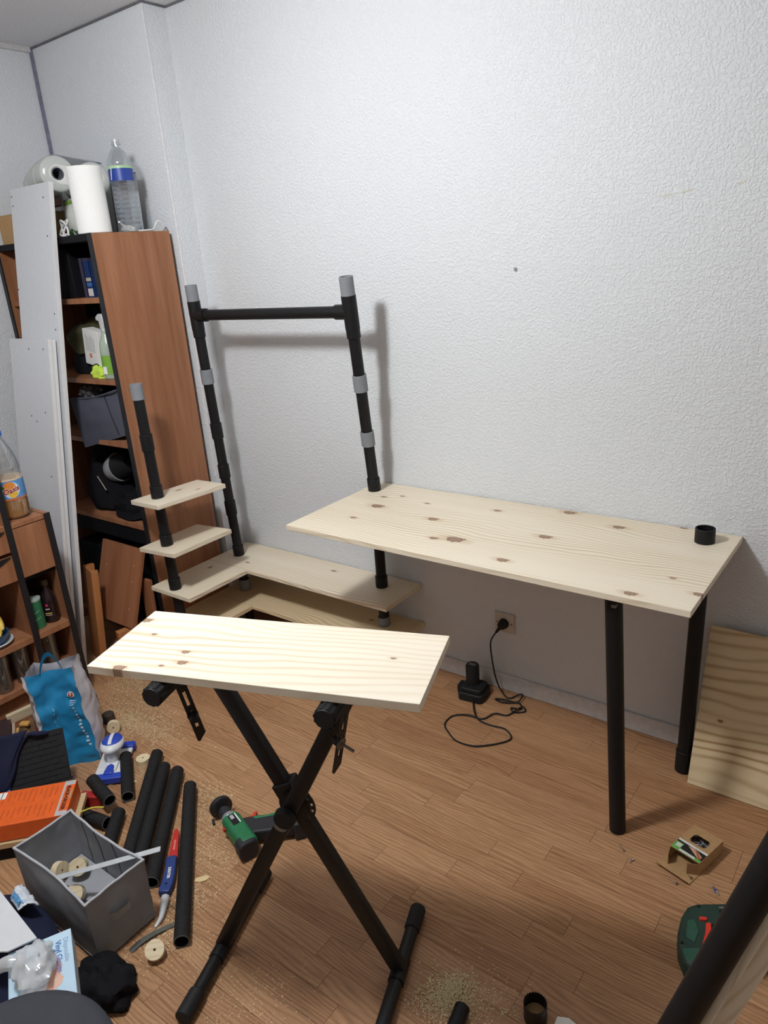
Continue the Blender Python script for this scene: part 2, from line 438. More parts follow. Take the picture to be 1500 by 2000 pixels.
# ================================================================== pipe desk with shelves
desk = thing('pipe_desk', 'pine desk and corner shelves on a frame of black plastic pipes', 'desk', (-1.5, -0.3, 0))
DX0, DX1, DY0, DY1, ZT = -1.705, -0.388, -0.532, -0.004, 0.768
kn = []
for (wx, wy, r) in ((-1.533, -0.241, .026), (-1.573, -0.148, .012), (-1.514, -0.113, .010), (-1.386, -0.143, .010), (-1.280, -0.268, .020), (-1.185, -0.410, .016), (-1.120, -0.390, .032), (-1.127, -0.106, .014),
                    (-0.905, -0.025, .022), (-0.886, -0.252, .022), (-0.721, -0.084, .020), (-0.918, -0.464, .019), (-0.540, -0.505, .018), (-0.395, -0.434, .016), (-0.477, -0.370, .009), (-1.537, -0.372, .013), (-0.550, -0.008, .013)):
    kn.append((wx-(DX0+DX1)/2, wy-(DY0+DY1)/2, r))
M['desk'] = pine_mat('pine_desktop', kn, 1.3)
M['pine'] = pine_mat('pine_shelf', ((-0.31, -0.06, .010), (0.1, 0.05, .012), (-.45, .02, .012)), 4.1)
M['pine2'] = pine_mat('pine_shelf_small', ((0.02, 0.03, .014), (0.06, -0.05, .010)), 2.2)
M['pine3'] = pine_mat('pine_shelf_mid', ((-0.04, 0.05, .010),), 5.9)
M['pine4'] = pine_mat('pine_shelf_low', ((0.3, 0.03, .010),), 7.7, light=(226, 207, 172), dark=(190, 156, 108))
obj('desktop', MB().box((-(DX1-DX0)/2, -(DY1-DY0)/2, -0.018), ((DX1-DX0)/2, (DY1-DY0)/2, 0)), M['desk'], desk, T=TR((DX0+DX1)/2, (DY0+DY1)/2, ZT), bevel=0.0015)
R0 = 0.0205; RC = 0.0245
def upright(segs, couplings, caps, parent, m=None, rings=()):
    for a, b in segs: obj('pipe', MB().pipe(a, b, R0, R0-0.003), M['black'], parent)
    for p, q, ring in couplings:
        obj('grey_sleeve' if ring else 'coupling', MB().pipe(p, q, RC if not ring else 0.0240, R0-0.0005), M['pipegrey'] if ring else M['black'], parent, bevel=0.001)
def lerp(a, b, t): return V(a)*(1-t)+V(b)*t
def at_z(a, b, z):
    a, b = V(a), V(b); return a + (b-a)*((z-a.z)/(b.z-a.z))
def pole(bot, top, marks, parent, split):
    """pipe run from bot to top; marks are (z0, z1, grey)"""
    zs = [bot[2]] + list(split) + [top[2]]
    for a, b in zip(zs[:-1], zs[1:]): obj('pipe', MB().pipe(at_z(bot, top, a), at_z(bot, top, b), R0, R0-0.003), M['black'], parent)
    for z0, z1, g in marks:
        obj('grey_sleeve' if g else 'coupling', MB().pipe(at_z(bot, top, z0), at_z(bot, top, z1), 0.0240 if g else RC, R0), M['pipegrey'] if g else M['black'], parent, bevel=0.0012)
P3b, P3t = V((-1.655, -0.097, 0)), V((-1.656, -0.153, 1.487))
# the far right pole leans a little above the desk only
obj('pipe', MB().pipe((-1.66, -0.099, 0.0), (-1.655, -0.097, ZT), R0, R0-0.003), M['black'], desk)
p3a, p3c = V((-1.655, -0.097, ZT)), V((-1.624, -0.192, 1.49))
obj('pipe', MB().pipe(p3a, at_z(p3a, p3c, 1.36), R0, R0-0.003), M['black'], desk)
for z0, z1, g in ((ZT, ZT+0.05, 0), (0.95, 1.005, 1), (1.155, 1.215, 1), (1.345, 1.40, 0)):
    obj('grey_sleeve' if g else 'coupling', MB().pipe(at_z(p3a, p3c, z0), at_z(p3a, p3c, z1), RC+0.0008*g, R0), M['pipegrey'] if g else M['black'], desk, bevel=0.0012)
obj('coupling', MB().pipe((-1.658, -0.098, 0.365), (-1.657, -0.098, 0.412), RC, R0), M['black'], desk, bevel=0.0012)
obj('grey_sleeve', MB().pipe((-1.66, -0.099, 0.196), (-1.66, -0.099, 0.232), 0.0248, R0), M['pipegrey'], desk, bevel=0.0012)
p2a, p2c = V((-2.445, -0.137, 0.365)), V((-2.418, -0.196, 1.48))
obj('pipe', MB().pipe((-2.437, -0.135, 0), p2a, R0, R0-0.003), M['black'], desk)
obj('pipe', MB().pipe(p2a, at_z(p2a, p2c, 1.36), R0, R0-0.003), M['black'], desk)
for z0, z1, g in ((0.365, 0.412, 0), (0.565, 0.63, 0), (0.74, 0.80, 0), (0.92, 0.985, 0), (1.155, 1.215, 1), (1.345, 1.39, 0)):
    obj('grey_sleeve' if g else 'coupling', MB().pipe(at_z(p2a, p2c, z0), at_z(p2a, p2c, z1), RC+0.0008*g, R0), M['pipegrey'] if g else M['black'], desk, bevel=0.0012)
obj('grey_sleeve', MB().pipe((-2.438, -0.135, 0.196), (-2.438, -0.135, 0.245), 0.0248, R0), M['pipegrey'], desk, bevel=0.0012)
# T joints, cross bar and grey end pieces
t3, t2 = at_z(p3a, p3c, 1.432), at_z(p2a, p2c, 1.432)
bar = (t3-t2).normalized()
for p, sgn, A, B in ((t3, -1, p3a, p3c), (t2, 1, p2a, p2c)):
    mb = MB().cyl(at_z(A, B, 1.375), at_z(A, B, 1.487), RC+0.001, None, 24).cyl(p, p+bar*sgn*0.062, RC+0.001, None, 24)
    obj('tee_joint', mb, M['black'], desk)
obj('cross_bar', MB().cyl(t2+bar*0.05, t3-bar*0.05, R0, None, 24), M['black'], desk)
for A, B in ((p3a, p3c), (p2a, p2c)):
    obj('pipe_end', MB().pipe(at_z(A, B, 1.482), at_z(A, B, 1.548), 0.0242, 0.019), M['pipegrey'], desk, bevel=0.001)
# front left pole with the small shelves
P1 = V((-2.409, -0.520, 0)); P1t = V((-2.425, -0.522, 1.165))
pole(P1, P1t, ((0.365, 0.412, 0), (0.561, 0.606, 0), (0.764, 0.812, 0), (0.955, 1.02, 0)), desk, (0.37, 0.765))
obj('pipe_end', MB().pipe((-2.425, -0.522, 1.155), (-2.426, -0.522, 1.216), 0.0238, 0.019), M['pipegrey'], desk, bevel=0.001)
def tilted(x, y, z, rot, tilt): return TR(x, y, z) @ RZ(rot) @ Matrix.Rotation(tilt, 4, 'Y')
for nm, x, y, z, rot, tilt, w, l, m in (('small_shelf', -2.400, -0.435, 0.763, -0.10, -0.065, 0.205, 0.315, 'pine2'), ('small_shelf', -2.405, -0.435, 0.560, 0.0, -0.065, 0.225, 0.300, 'pine3')):
    T = tilted(x, y, z, rot, tilt) @ RZ(PI/2)
    obj(nm, MB().box((-l/2, -w/2, -0.018), (l/2, w/2, 0)), M[m], desk, T=T, bevel=0.0012)
# L shelves, each of two boards
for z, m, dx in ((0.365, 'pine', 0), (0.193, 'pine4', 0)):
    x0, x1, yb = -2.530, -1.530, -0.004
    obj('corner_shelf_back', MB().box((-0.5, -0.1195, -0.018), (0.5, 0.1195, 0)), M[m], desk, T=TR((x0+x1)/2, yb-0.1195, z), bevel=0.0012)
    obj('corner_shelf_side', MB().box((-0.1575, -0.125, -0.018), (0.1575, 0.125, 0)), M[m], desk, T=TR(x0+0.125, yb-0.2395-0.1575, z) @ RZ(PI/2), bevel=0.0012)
# desk legs and the pipe stub on the desktop
obj('leg', MB().cyl((-0.556, -0.480, 0), (-0.592, -0.478, ZT-0.018), 0.0225, None, 28), M['black'], desk, bevel=0.0015)
obj('leg', MB().cyl((-0.474, -0.128, 0.0), (-0.471, -0.095, ZT-0.018), 0.0218, None, 28), M['black'], desk)
obj('leg_collar', MB().pipe((-0.474, -0.128, 0.0), (-0.4735, -0.125, 0.075), 0.0250, 0.021), M['black'], desk, bevel=0.0015)
obj('leg_clip', MB().box((-0.585, -0.513, 0.722), (-0.573, -0.498, 0.730)), M['dull'], desk)
obj('pipe_stub', MB().pipe((-0.471, -0.091, ZT), (-0.471, -0.091, ZT+0.042), 0.0275, 0.0235, 32), M['black'], desk, bevel=0.001)

# ================================================================== X stand and its board
A = math.radians(19.5); EX = V((math.cos(A), math.sin(A), 0)); EY = V((-math.sin(A), math.cos(A), 0))
HUBX, HUBY = -1.392, -0.872
ST = FR(EX*HUBX + EY*HUBY, EX)
st = thing('keyboard_stand', 'black folding X stand carrying the loose pine board', 'stand', T=ST)
ZA = 0.826; HZ = 0.476; DXF = 0.222
def sq(mb, p, q, w, h, n):
    p, q = V(p), V(q); T = FR(p, q-p, n); L = (q-p).length
    return mb.prism(rrect(w, h, 0.004, 2), 0, L, T @ Matrix.Rotation(PI/2, 4, 'Y') @ RZ(PI/2))
for s, yo in ((1, -0.020), (-1, 0.020)):      # s=1: from left foot up to the right
    a, b = V((-s*DXF, yo, 0.028)), V((0.196 if s > 0 else -0.158, yo, ZA))
    obj('cross_tube', sq(MB(), a, b, 0.036, 0.024, (0, 1, 0)), M['blackmetal'], st, T=ST)
for s, yo, y0, y1 in ((-1, -0.030, -0.20, 0.205), (1, 0.018, -0.235, 0.185)):
    x = s*DXF
    obj('foot_bar', MB().cyl((x, y0, 0.019), (x, y1, 0.019), 0.0165, None, 20), M['blackmetal'], st, T=ST)
    for e, d in ((y0, 1), (y1, -1)):
        obj('foot_cap', MB().cyl((x, e-d*0.012, 0.020), (x, e+d*0.055, 0.020), 0.0200, 0.0195, 20), M['rubber'], st, T=ST, bevel=0.003)
    obj('foot_collar', MB().cyl((x, yo-0.03, 0.019), (x, yo+0.03, 0.019), 0.0195, None, 18), M['blackmetal'], st, T=ST)
for s in (-1, 1):
    x = s*0.182; zb = ZA
    obj('support_arm', MB().cyl((x, -0.125, zb), (x, 0.125, zb), 0.0135, None, 16), M['blackmetal'], st, T=ST)
    for yy in (-1, 1):
        prof = []
        mb = MB(); n = 44; vs = []
        for k in range(2):
            for i in range(n):
                th = 2*PI*i/n; r = 0.0225 if (i % 4) < 2 else 0.0208
                vs.append((x+r*math.cos(th), yy*(0.078+0.062*k), zb+r*math.sin(th)))
        fs = [(i, (i+1) % n, n+(i+1) % n, n+i) for i in range(n)]
        mb.add(vs, fs); mb.cyl((x, yy*0.138, zb), (x, yy*0.1425, zb), 0.0212, 0.0195, 28).cyl((x, yy*0.078, zb), (x, yy*0.08, zb), 0.0205, None, 28)
        obj('grip_sleeve', mb, M['rubber'], st, T=ST, smooth=25)
# hub: knob, washer, perforated locking disc
obj('hub_knob', MB().cyl((0.012, -0.050, HZ+.002), (0.012, -0.031, HZ+.002), 0.0225, 0.0255, 18), M['rubber'], st, T=ST, bevel=0.003)
obj('hub_sleeve', MB().box((-0.026, 0.002, -0.03), (0.026, 0.04, 0.05), TR(0.010, 0, HZ+0.006) @ Matrix.Rotation(-0.44, 4, 'Y')), M['blackmetal'], st, T=ST, bevel=0.003)
obj('hub_washer', MB().cyl((-0.004, -0.0345, HZ-0.026), (-0.004, -0.0325, HZ-0.026), 0.017, None, 20), plain('hub_sticker', (120, 118, 112), 0.6), st, T=ST)
mb = MB(); n = 96; ro = 0.052; T0 = TR(0.018, 0, HZ+0.008)
ring_in = 0.033
def disc_ring(mb, y0, y1):
    # annulus sectors with round holes between them, as a real perforated plate
    holes = 16; rh = 0.0048; rc = 0.0435
    cells = 12
    for h in (13, 14, 15, 0, 1, 2, 3):
        a0, a1 = 2*PI*h/holes, 2*PI*(h+1)/holes; am = (a0+a1)/2
        outer = []
        for i in range(cells): outer.append((ro*math.cos(a0+(a1-a0)*i/cells), ro*math.sin(a0+(a1-a0)*i/cells)))
        for i in range(cells): r = ro+(ring_in-ro)*i/cells; outer.append((r*math.cos(a1), r*math.sin(a1)))
        for i in range(cells): a = a1+(a0-a1)*i/cells; outer.append((ring_in*math.cos(a), ring_in*math.sin(a)))
        for i in range(cells): r = ring_in+(ro-ring_in)*i/cells; outer.append((r*math.cos(a0), r*math.sin(a0)))
        c = V((rc*math.cos(am), rc*math.sin(am), 0)); inner = []
        for (x, y) in outer:
            d = (V((x, y, 0))-c).normalized(); inner.append((c.x+d.x*rh, c.y+d.y*rh))
        m = len(outer)
        for y, flip in ((y0, 0), (y1, 1)):
            vs = [(x, y, z) for x, z in outer]+[(x, y, z) for x, z in inner]
            fs = [(i, (i+1) % m, m+(i+1) % m, m+i) for i in range(m)]
            mb.add(vs, [f[::-1] for f in fs] if flip else fs, T0)
        vs = [(x, y0, z) for x, z in inner]+[(x, y1, z) for x, z in inner]
        mb.add(vs, [(i, (i+1) % m, m+(i+1) % m, m+i) for i in range(m)], T0)
    angs = [2*PI*13/16 + (2*PI*7/16)*i/40 for i in range(41)]
    vs = [(ro*math.cos(t), y, ro*math.sin(t)) for y in (y0, y1) for t in angs]
    mb.add(vs, [(i, 41+i, 42+i, i+1) for i in range(40)], T0)
disc_ring(mb, -0.004, 0.000)
mb.cyl((0.018, -0.005, HZ+0.008), (0.018, 0.001, HZ+0.008), 0.034, None, 40)
obj('locking_disc', mb, M['blackmetal'], st, T=ST, smooth=30)
# slotted drop brackets with bolt and wing nut
def bracket(x, bend, swing, turn):
    B = TR(x, -0.062, ZA-0.012) @ Matrix.Rotation(swing, 4, 'X') @ Matrix.Rotation(bend, 4, 'Y') @ RZ(turn)
    mb = MB(); w, th = 0.022, 0.003
    # rails, bridges and a tapered foot: the slots stay open
    prev = None
    def seg(z0, z1, xa, xb): mb.box((-th/2, xa, z1), (th/2, xb, z0))
    seg(0.0, -0.028, -w/2, w/2)
    seg(-0.028, -0.125, -w/2, -0.0032); seg(-0.028, -0.125, 0.0032, w/2)
    seg(-0.066, -0.078, -0.0032, 0.0032)
    mb.add([(-th/2, -w/2, -0.125), (-th/2, w/2, -0.125), (-th/2, w/2, -0.146), (-th/2, -w/2+0.004, -0.162), (-th/2, -w/2, -0.158),
            (th/2, -w/2, -0.125), (th/2, w/2, -0.125), (th/2, w/2, -0.146), (th/2, -w/2+0.004, -0.162), (th/2, -w/2, -0.158)],
           [(0, 1, 2, 3, 4), (9, 8, 7, 6, 5), (0, 5, 6, 1), (1, 6, 7, 2), (2, 7, 8, 3), (3, 8, 9, 4), (4, 9, 5, 0)])
    br = obj('drop_bracket', mb, M['blackmetal'], st, T=ST @ B, smooth=20)
    d = 1 if bend > 0 else -1
    obj('bolt', MB().cyl((-0.034*(-d), 0, -0.094), (0.012*(-d), 0, -0.094), 0.0030, None, 10), M['dull'], br, T=ST @ B)
    obj('wing_nut', MB().cyl((-d*0.004, 0, -0.094), (-d*0.018, 0, -0.094), 0.010, 0.008, 8), M['rubber'], br, T=ST @ B)
    obj('washer', MB().cyl((d*0.0022, 0, -0.094), (d*0.0036, 0, -0.094), 0.0125, None, 18), M['dull'], br, T=ST @ B)
bracket(-0.172, -0.08, 0.16, -0.70)
bracket(0.196, 0.20, -0.10, -0.35)
# board
BT = FR(EX*(-1.384) + EY*(-0.870) + V((0, 0, ZA+0.0228)), EX)
kb = ((-0.342, 0.076, .015), (-0.285, 0.021, .007), (-0.172, -0.035, .010), (-0.156, -0.074, .012), (0.261, 0.017, .006), (-0.276, -0.115, .015), (-0.193, -0.092, .006))
M['board'] = pine_mat('pine_board', kb, 3.4, light=(235, 226, 208), dark=(205, 182, 146), period=0.021)
obj('pine_board', MB().box((-0.350, -0.1215, 0), (0.350, 0.1215, 0.018)), M['board'], T=BT, bevel=0.001, label='short pale pine board lying on the black X stand', cat='board')
obj('clamp_tip', MB().prism([(-0.01, -0.008), (0.008, -0.004), (0.01, 0.01), (-0.004, 0.008)], 0, 0.012), plain('red_plastic_tip', (140, 45, 45), 0.5), st, T=ST @ TR(-0.215, -0.092, ZA+0.008))

# ================================================================== wall socket, charger, cable
so = thing('wall_socket', 'square off-white wall socket with a black plug in it', 'socket', (-1.163, 0, 0.247))
ivory = plain('socket_plastic', (196, 186, 174), 0.45)
obj('plate', MB().box((-1.203, -0.008, 0.247), (-1.123, 0, 0.327)), ivory, so, bevel=0.003)
obj('socket_well', MB().pipe((-1.163, -0.0105, 0.287), (-1.163, -0.006, 0.287), 0.0225, 0.0195, 28), ivory, so, bevel=0.001)
for dx in (-0.03, 0.03):
    obj('screw', MB().cyl((-1.163+dx, -0.0092, 0.287), (-1.163+dx, -0.0075, 0.287), 0.0026, None, 10), M['hole'], so)
ch = thing('battery_charger', 'black battery charger with a battery stub standing by the skirting', 'charger', (-1.245, -0.10, 0))
CT = TR(-1.245, -0.105, 0) @ RZ(0.12)
pl = []
mb = MB().prism(rrect(0.100, 0.095, 0.014, 4), 0, 0.034)
mb.prism(rrect(0.086, 0.080, 0.014, 4), 0.034, 0.052)
obj('charger_body', mb, M['rubber'], ch, T=CT, bevel=0.004)
obj('battery', MB().lathe([(0.0255, 0.05), (0.0255, 0.125), (0.0225, 0.131), (0.0, 0.131)], 24, TR(-0.008, 0.008, 0)), M['rubber'], ch, T=CT)
obj('battery_label', MB().prism(rrect(0.028, 0.016, 0.004, 3), 0.1312, 0.1318, TR(-0.008, 0.008, 0)), plain('label_grey', (92, 90, 84), 0.4), ch, T=CT)
obj('side_clip', MB().box((-0.062, -0.02, 0.012), (-0.048, 0.02, 0.045)), M['rubber'], ch, T=CT, bevel=0.003)
ca = thing('power_cable', 'thin black cable running from the wall socket to the charger', 'cable', (-1.1, -0.2, 0))
obj('plug', MB().lathe([(0.0185, 0), (0.019, 0.012), (0.016, 0.026), (0.009, 0.034), (0, 0.034)], 20), M['rubber'], ca, T=TR(-1.163, -0.008, 0.287) @ Matrix.Rotation(PI/2, 4, 'X'))
obj('plug_neck', MB().cyl((-1.166, -0.034, 0.282), (-1.178, -0.047, 0.262), 0.0075, 0.0045, 12), M['rubber'], ca)
z = 0.0034
cp = [(-1.178, -0.047, .262), (-1.198, -0.052, .22), (-1.196, -0.05, .15), (-1.186, -0.045, .07), (-1.165, -0.045, .02), (-1.125, -0.06, z), (-1.095, -0.028, .012), (-1.078, -0.035, .016), (-1.082, -0.075, .010), (-1.125, -0.085, .012),
      (-1.165, -0.088, z), (-1.13, -0.098, .006), (-1.075, -0.075, .010), (-1.055, -0.098, z), (-1.085, -0.115, .008), (-1.065, -0.128, .004), (-1.035, -0.105, z), (-1.050, -0.092, .012),
      (-1.068, -0.135, .006), (-1.082, -0.160, z), (-1.12, -0.175, .008), (-1.145, -0.222, z), (-1.195, -0.232, .009), (-1.245, -0.258, z), (-1.246, -0.315, z), (-1.206, -0.352, z),
      (-1.155, -0.377, z), (-1.08, -0.365, .006), (-1.006, -0.278, z), (-1.045, -0.236, .006), (-1.105, -0.240, z), (-1.152, -0.240, .012), (-1.188, -0.205, .012), (-1.222, -0.155, .008), (-1.240, -0.148, .012)]
obj('cord', MB().sweep(catmull(cp, 6), 0.0029, 8), M['rubber'], ca, smooth=60)

# ================================================================== tall bookcase
BX0, BX1, BYF, BYB, BZ = -3.300, -2.580, -0.490, -0.128, 1.760
bk = thing('bookcase', 'tall cherry wood bookcase with black edges in the left corner', 'bookcase', ((BX0+BX1)/2, -0.31, 0))
for x0 in (BX0, BX1-0.022):
    sp = obj('side_panel', MB().box((x0, BYF+0.004, 0), (x0+0.022, BYB-0.005, BZ)), M['cherry'], bk)
    obj('edge_band', MB().box((x0-0.001, BYF-0.002, 0), (x0+0.0225, BYF+0.004, BZ+0.001)), M['blackedge'], sp)
obj('back_panel', MB().box((BX0+0.002, BYB-0.012, 0.02), (BX1-0.002, BYB-0.007, BZ-0.004)), M['darkback'], bk)
tp = obj('top_panel', MB().box((BX0+0.022, BYF+0.002, BZ-0.024), (BX1-0.022, BYB-0.012, BZ)), M['darkback'], bk)
SH = (1.530, 1.212, 0.952, 0.590)
for zt in SH:
    obj('shelf', MB().box((BX0+0.022, BYF+0.014, zt-0.020), (BX1-0.022, BYB-0.012, zt)), M['cherryx'], bk)
obj('shelf_support', MB().box((BX0+0.022, BYF+0.02, 0.500), (BX1-0.022, BYF+0.045, 0.570)), M['darkback'], bk)
obj('bottom_panel', MB().box((BX0+0.022, BYF+0.01, 0.05), (BX1-0.022, BYB-0.012, 0.07)), M['cherryx'], bk)

# things on its shelves
def book(name, x, y, z, th, dp, h, rgb, label, tilt=0.0, group=None, marks=()):
    m = plain('book_cover_%d_%d_%d' % rgb, rgb, 0.45)
    T = TR(x, y, z) @ Matrix.Rotation(tilt, 4, 'Y')
    t = thing(name, label, 'book', T=T, group=group)
    c = 0.0015
    obj('cover', MB().box((-th/2, 0, 0), (-th/2+c, dp, h)).box((th/2-c, 0, 0), (th/2, dp, h)).box((-th/2, 0, 0), (th/2, c, h)), m, t, T=T)
    obj('pages', MB().box((-th/2+c, c, 0.002), (th/2-c, dp-0.003, h-0.002)), M['paper'], t, T=T)
    for i, (z0, z1, col) in enumerate(marks):
        obj('spine_label', MB().box((-th/2+0.003, -0.0006, z0), (th/2-0.003, 0.0002, z1)), plain('spine_%d_%d_%d' % col, col, 0.5), t, T=T)
    return t
book('book', -2.795, -0.420, SH[0], 0.024, 0.16, 0.150, (66, 60, 84), 'thin purple-grey book on the top bookcase shelf', 0.0)
book('book', -2.760, -0.420, SH[0], 0.040, 0.16, 0.138, (30, 52, 100), 'thick dark blue book with white spine labels on the top bookcase shelf', 0.0, None,
     ((0.005, 0.034, (205, 205, 205)), (0.062, 0.075, (190, 180, 160)), (0.042, 0.056, (60, 110, 170))))
obj('added_dark_box', MB().box((-3.16, -0.425, SH[0]), (-2.865, -0.16, SH[0]+0.192)), M['darkback'], label='added black box darkening the back of the top bookcase shelf', cat='box', bevel=0.004)  # black block added so the deep part of this shelf stays dark
# white leaflet box, spray bottle, cloths on the second shelf
T = TR(-2.838, -0.425, SH[1]+0.046) @ RZ(-0.08) @ Matrix.Rotation(0.15, 4, 'Y')
t = thing('carton', 'white printed carton tilted behind the green spray bottle', 'box', T=T)
obj('carton_body', MB().box((-0.062, 0, 0), (0.062, 0.05, 0.145)), M['paper'], t, T=T, bevel=0.001)
obj('round_logo', MB().pipe((-0.012, -0.0008, 0.040), (-0.012, 0.0002, 0.040), 0.0095, 0.004, 20), plain('orange_logo', (214, 92, 40), 0.5), t, T=T)
for k in range(6):
    obj('print_line', MB().box((-0.04+0.012*k, -0.0004, 0.055), (-0.036+0.012*k, 0.0002, 0.125-0.006*(k % 3))), plain('print_grey', (168, 168, 178), 0.6), t, T=T)
obj('folded_rag', blob(MB(), (-2.80, -0.40, SH[1]+0.017), (0.07, 0.05, 0.045), 3, 0.3, 2.5), fabric_mat('black_rag', (34, 34, 40)), label='dark rag heaped under the white printed carton', cat='cloth')
t = thing('spray_bottle', 'green spray bottle with white trigger head on the bookcase shelf', 'bottle', (-2.695, -0.435, SH[1]))
TB = TR(-2.695, -0.435, SH[1])
mgreen = clear_mat('green_plastic', (0.45, 0.72, 0.30), 0.10, 0.15, 0.35)
obj('bottle_body', MB().lathe([(0.030, 0), (0.034, 0.004), (0.034, 0.11), (0.030, 0.145), (0.016, 0.175), (0.0145, 0.19)], 24), mgreen, t, T=TB)
obj('detergent', MB().lathe([(0.0, 0.003), (0.032, 0.004), (0.032, 0.10), (0.0, 0.10)], 24), plain('green_detergent', (112, 150, 70), 0.3), t, T=TB)
obj('front_label', MB().lathe([(0.0346, 0.02), (0.0346, 0.095)], 24), plain('green_label', (120, 168, 62), 0.4), t, T=TB)
obj('barcode', MB().box((-0.010, -0.0358, 0.022), (0.010, -0.034, 0.052), RZ(0.15)), M['paper'], t, T=TB)
hd = obj('trigger_head', MB().cyl((0, 0, 0.186), (0, 0, 0.208), 0.013, 0.012, 16).prism([(-0.012, 0.2), (0.014, 0.2), (0.018, 0.222), (0.008, 0.252), (-0.014, 0.256), (-0.034, 0.244), (-0.034, 0.230), (-0.018, 0.228)], -0.010, 0.010, Matrix.Rotation(PI/2, 4, 'X')), plain('white_trigger', (196, 198, 198), 0.45), t, T=TB, bevel=0.003)
obj('trigger', MB().prism([(-0.018, 0.226), (-0.012, 0.226), (-0.016, 0.198), (-0.022, 0.192)], -0.005, 0.005, Matrix.Rotation(PI/2, 4, 'X')), plain('white_trigger', (196, 198, 198)), t, T=TB)
obj('microfibre_cloth', blob(MB(), (-2.785, -0.437, SH[1]+0.0125), (0.042, 0.026, 0.034), 11, 0.35, 2.6, crease=0.12), fabric_mat('lime_cloth', (196, 224, 86)), label='crumpled lime yellow cloth beside the green spray bottle', cat='cloth')
obj('olive_garment', blob(MB(), (-2.93, -0.31, SH[1]+0.135), (0.17, 0.09, 0.085), 5, 0.4, 1.8, crease=0.15, flat=False), fabric_mat('olive_cloth', (74, 72, 50)), label='olive garment bundled at the back of the shelf with the spray bottle', cat='clothing')
obj('black_garment', blob(MB(), (-2.98, -0.30, SH[1]+0.03), (0.15, 0.10, 0.09), 8, 0.2, 1.8), fabric_mat('black_cloth', (26, 27, 34)), label='black cloth heap under the olive garment', cat='clothing')
# grey fabric drawer hanging over its shelf
T = TR(-2.79, -0.418, SH[2]+0.012) @ RZ(0.16) @ Matrix.Rotation(-0.15, 4, 'Y') @ Matrix.Rotation(0.0, 4, 'X')
mgf = fabric_mat('charcoal_felt', (84, 86, 98))
t = thing('storage_box', 'charcoal fabric storage box sagging on the bookcase shelf', 'box', T=T)
obj('fabric_body', MB().grid(lambda u, v: (-0.155+0.31*u, -0.048-0.012*math.sin(PI*u)*math.sin(PI*v)+0.004*noise.noise(V((u*5, v*5, 1))), -0.03*(1-v)*(1-u)+0.185*v-0.012*math.sin(PI*u)*v), 20, 14)
    .grid(lambda u, v: (0.155, -0.048+0.17*u, 0.185*v), 8, 8).grid(lambda u, v: (-0.155, -0.048+0.17*u, 0.185*v), 8, 8), mgf, t, T=T)
obj('hem', MB().sweep(catmull([(-0.155, -0.048, 0.185), (0, -0.049, 0.173), (0.155, -0.048, 0.185), (0.155, 0.12, 0.188)], 5), 0.0035, 6), mgf, t, T=T)
obj('seam', MB().sweep([(0.085, -0.0565, 0.005), (0.075, -0.058, 0.09), (0.062, -0.053, 0.18)], 0.0013, 6), M['darkback'], t, T=T)
obj('plastic_wrap', blob(MB(), (-2.95, -0.40, 1.135), (0.05, 0.04, 0.03), 21, 0.5, 3, flat=False), clear_mat('clear_film', (0.6, 0.62, 0.66), 0.12, 0.2, 0.12), label='crinkled clear film sticking out of the charcoal storage box', cat='wrapping')
t = thing('packing_foam', 'small cream foam crumbs at the shelf end by the storage box', 'foam', (-2.618, -0.468, SH[2]))
for k, (dx, dz) in enumerate(((0, 0), (-0.006, 0.012), (0.005, 0.020), (-0.003, 0.030), (0.006, 0.008))):
    obj('crumb', blob(MB(), (-2.618+dx, -0.468, SH[2]+0.006+dz), (0.008, 0.007, 0.008), k, 0.3, 3, 10, 7, flat=False), plain('cream_foam', (222, 205, 170), 0.9), t)
# helmet-like cap and black bag on the lower shelf
T = TR(-2.905, -0.36, SH[3]+0.200) @ RZ(0.2) @ Matrix.Rotation(-0.35, 4, 'Y')
t = thing('work_lamp', 'rounded silver lamp head on a black body on the bookcase shelf', 'lamp', T=T)
obj('lamp_head', MB().lathe([(0.0, -0.075), (0.030, -0.070), (0.052, -0.050), (0.062, -0.02), (0.064, 0.0)], 26, Matrix.Rotation(PI/2, 4, 'Y')), plain('silver_plastic', (168, 170, 172), 0.35, 0.2), t, T=T)
obj('rim', MB().pipe((0.0, 0, 0), (0.006, 0, 0), 0.067, 0.05, 26), plain('silver_plastic', (168, 170, 172)), t, T=T)
obj('lamp_body', MB().lathe([(0.062, 0.006), (0.060, 0.05), (0.048, 0.09), (0.0, 0.10)], 24, Matrix.Rotation(PI/2, 4, 'Y')), M['rubber'], t, T=T)
obj('backpack', blob(MB(), (-2.78, -0.37, SH[3]+0.032), (0.120, 0.080, 0.080), 14, 0.35, 2.6, crease=0.18), fabric_mat('black_nylon', (20, 20, 24)), label='limp black bag lying under the silver lamp head', cat='bag')
obj('black_coat', blob(MB(), (-3.03, -0.33, SH[3]+0.07), (0.13, 0.10, 0.20), 15, 0.25, 2.0, crease=0.1), fabric_mat('black_coat', (24, 23, 28)), label='dark coat stuffed beside the limp black bag', cat='clothing')
obj('grey_rod', MB().cyl((-2.975, -0.435, 0.760), (-2.925, -0.435, 0.700), 0.0035, None, 8), M['dull'], label='short grey rod resting on the dark coat', cat='rod')
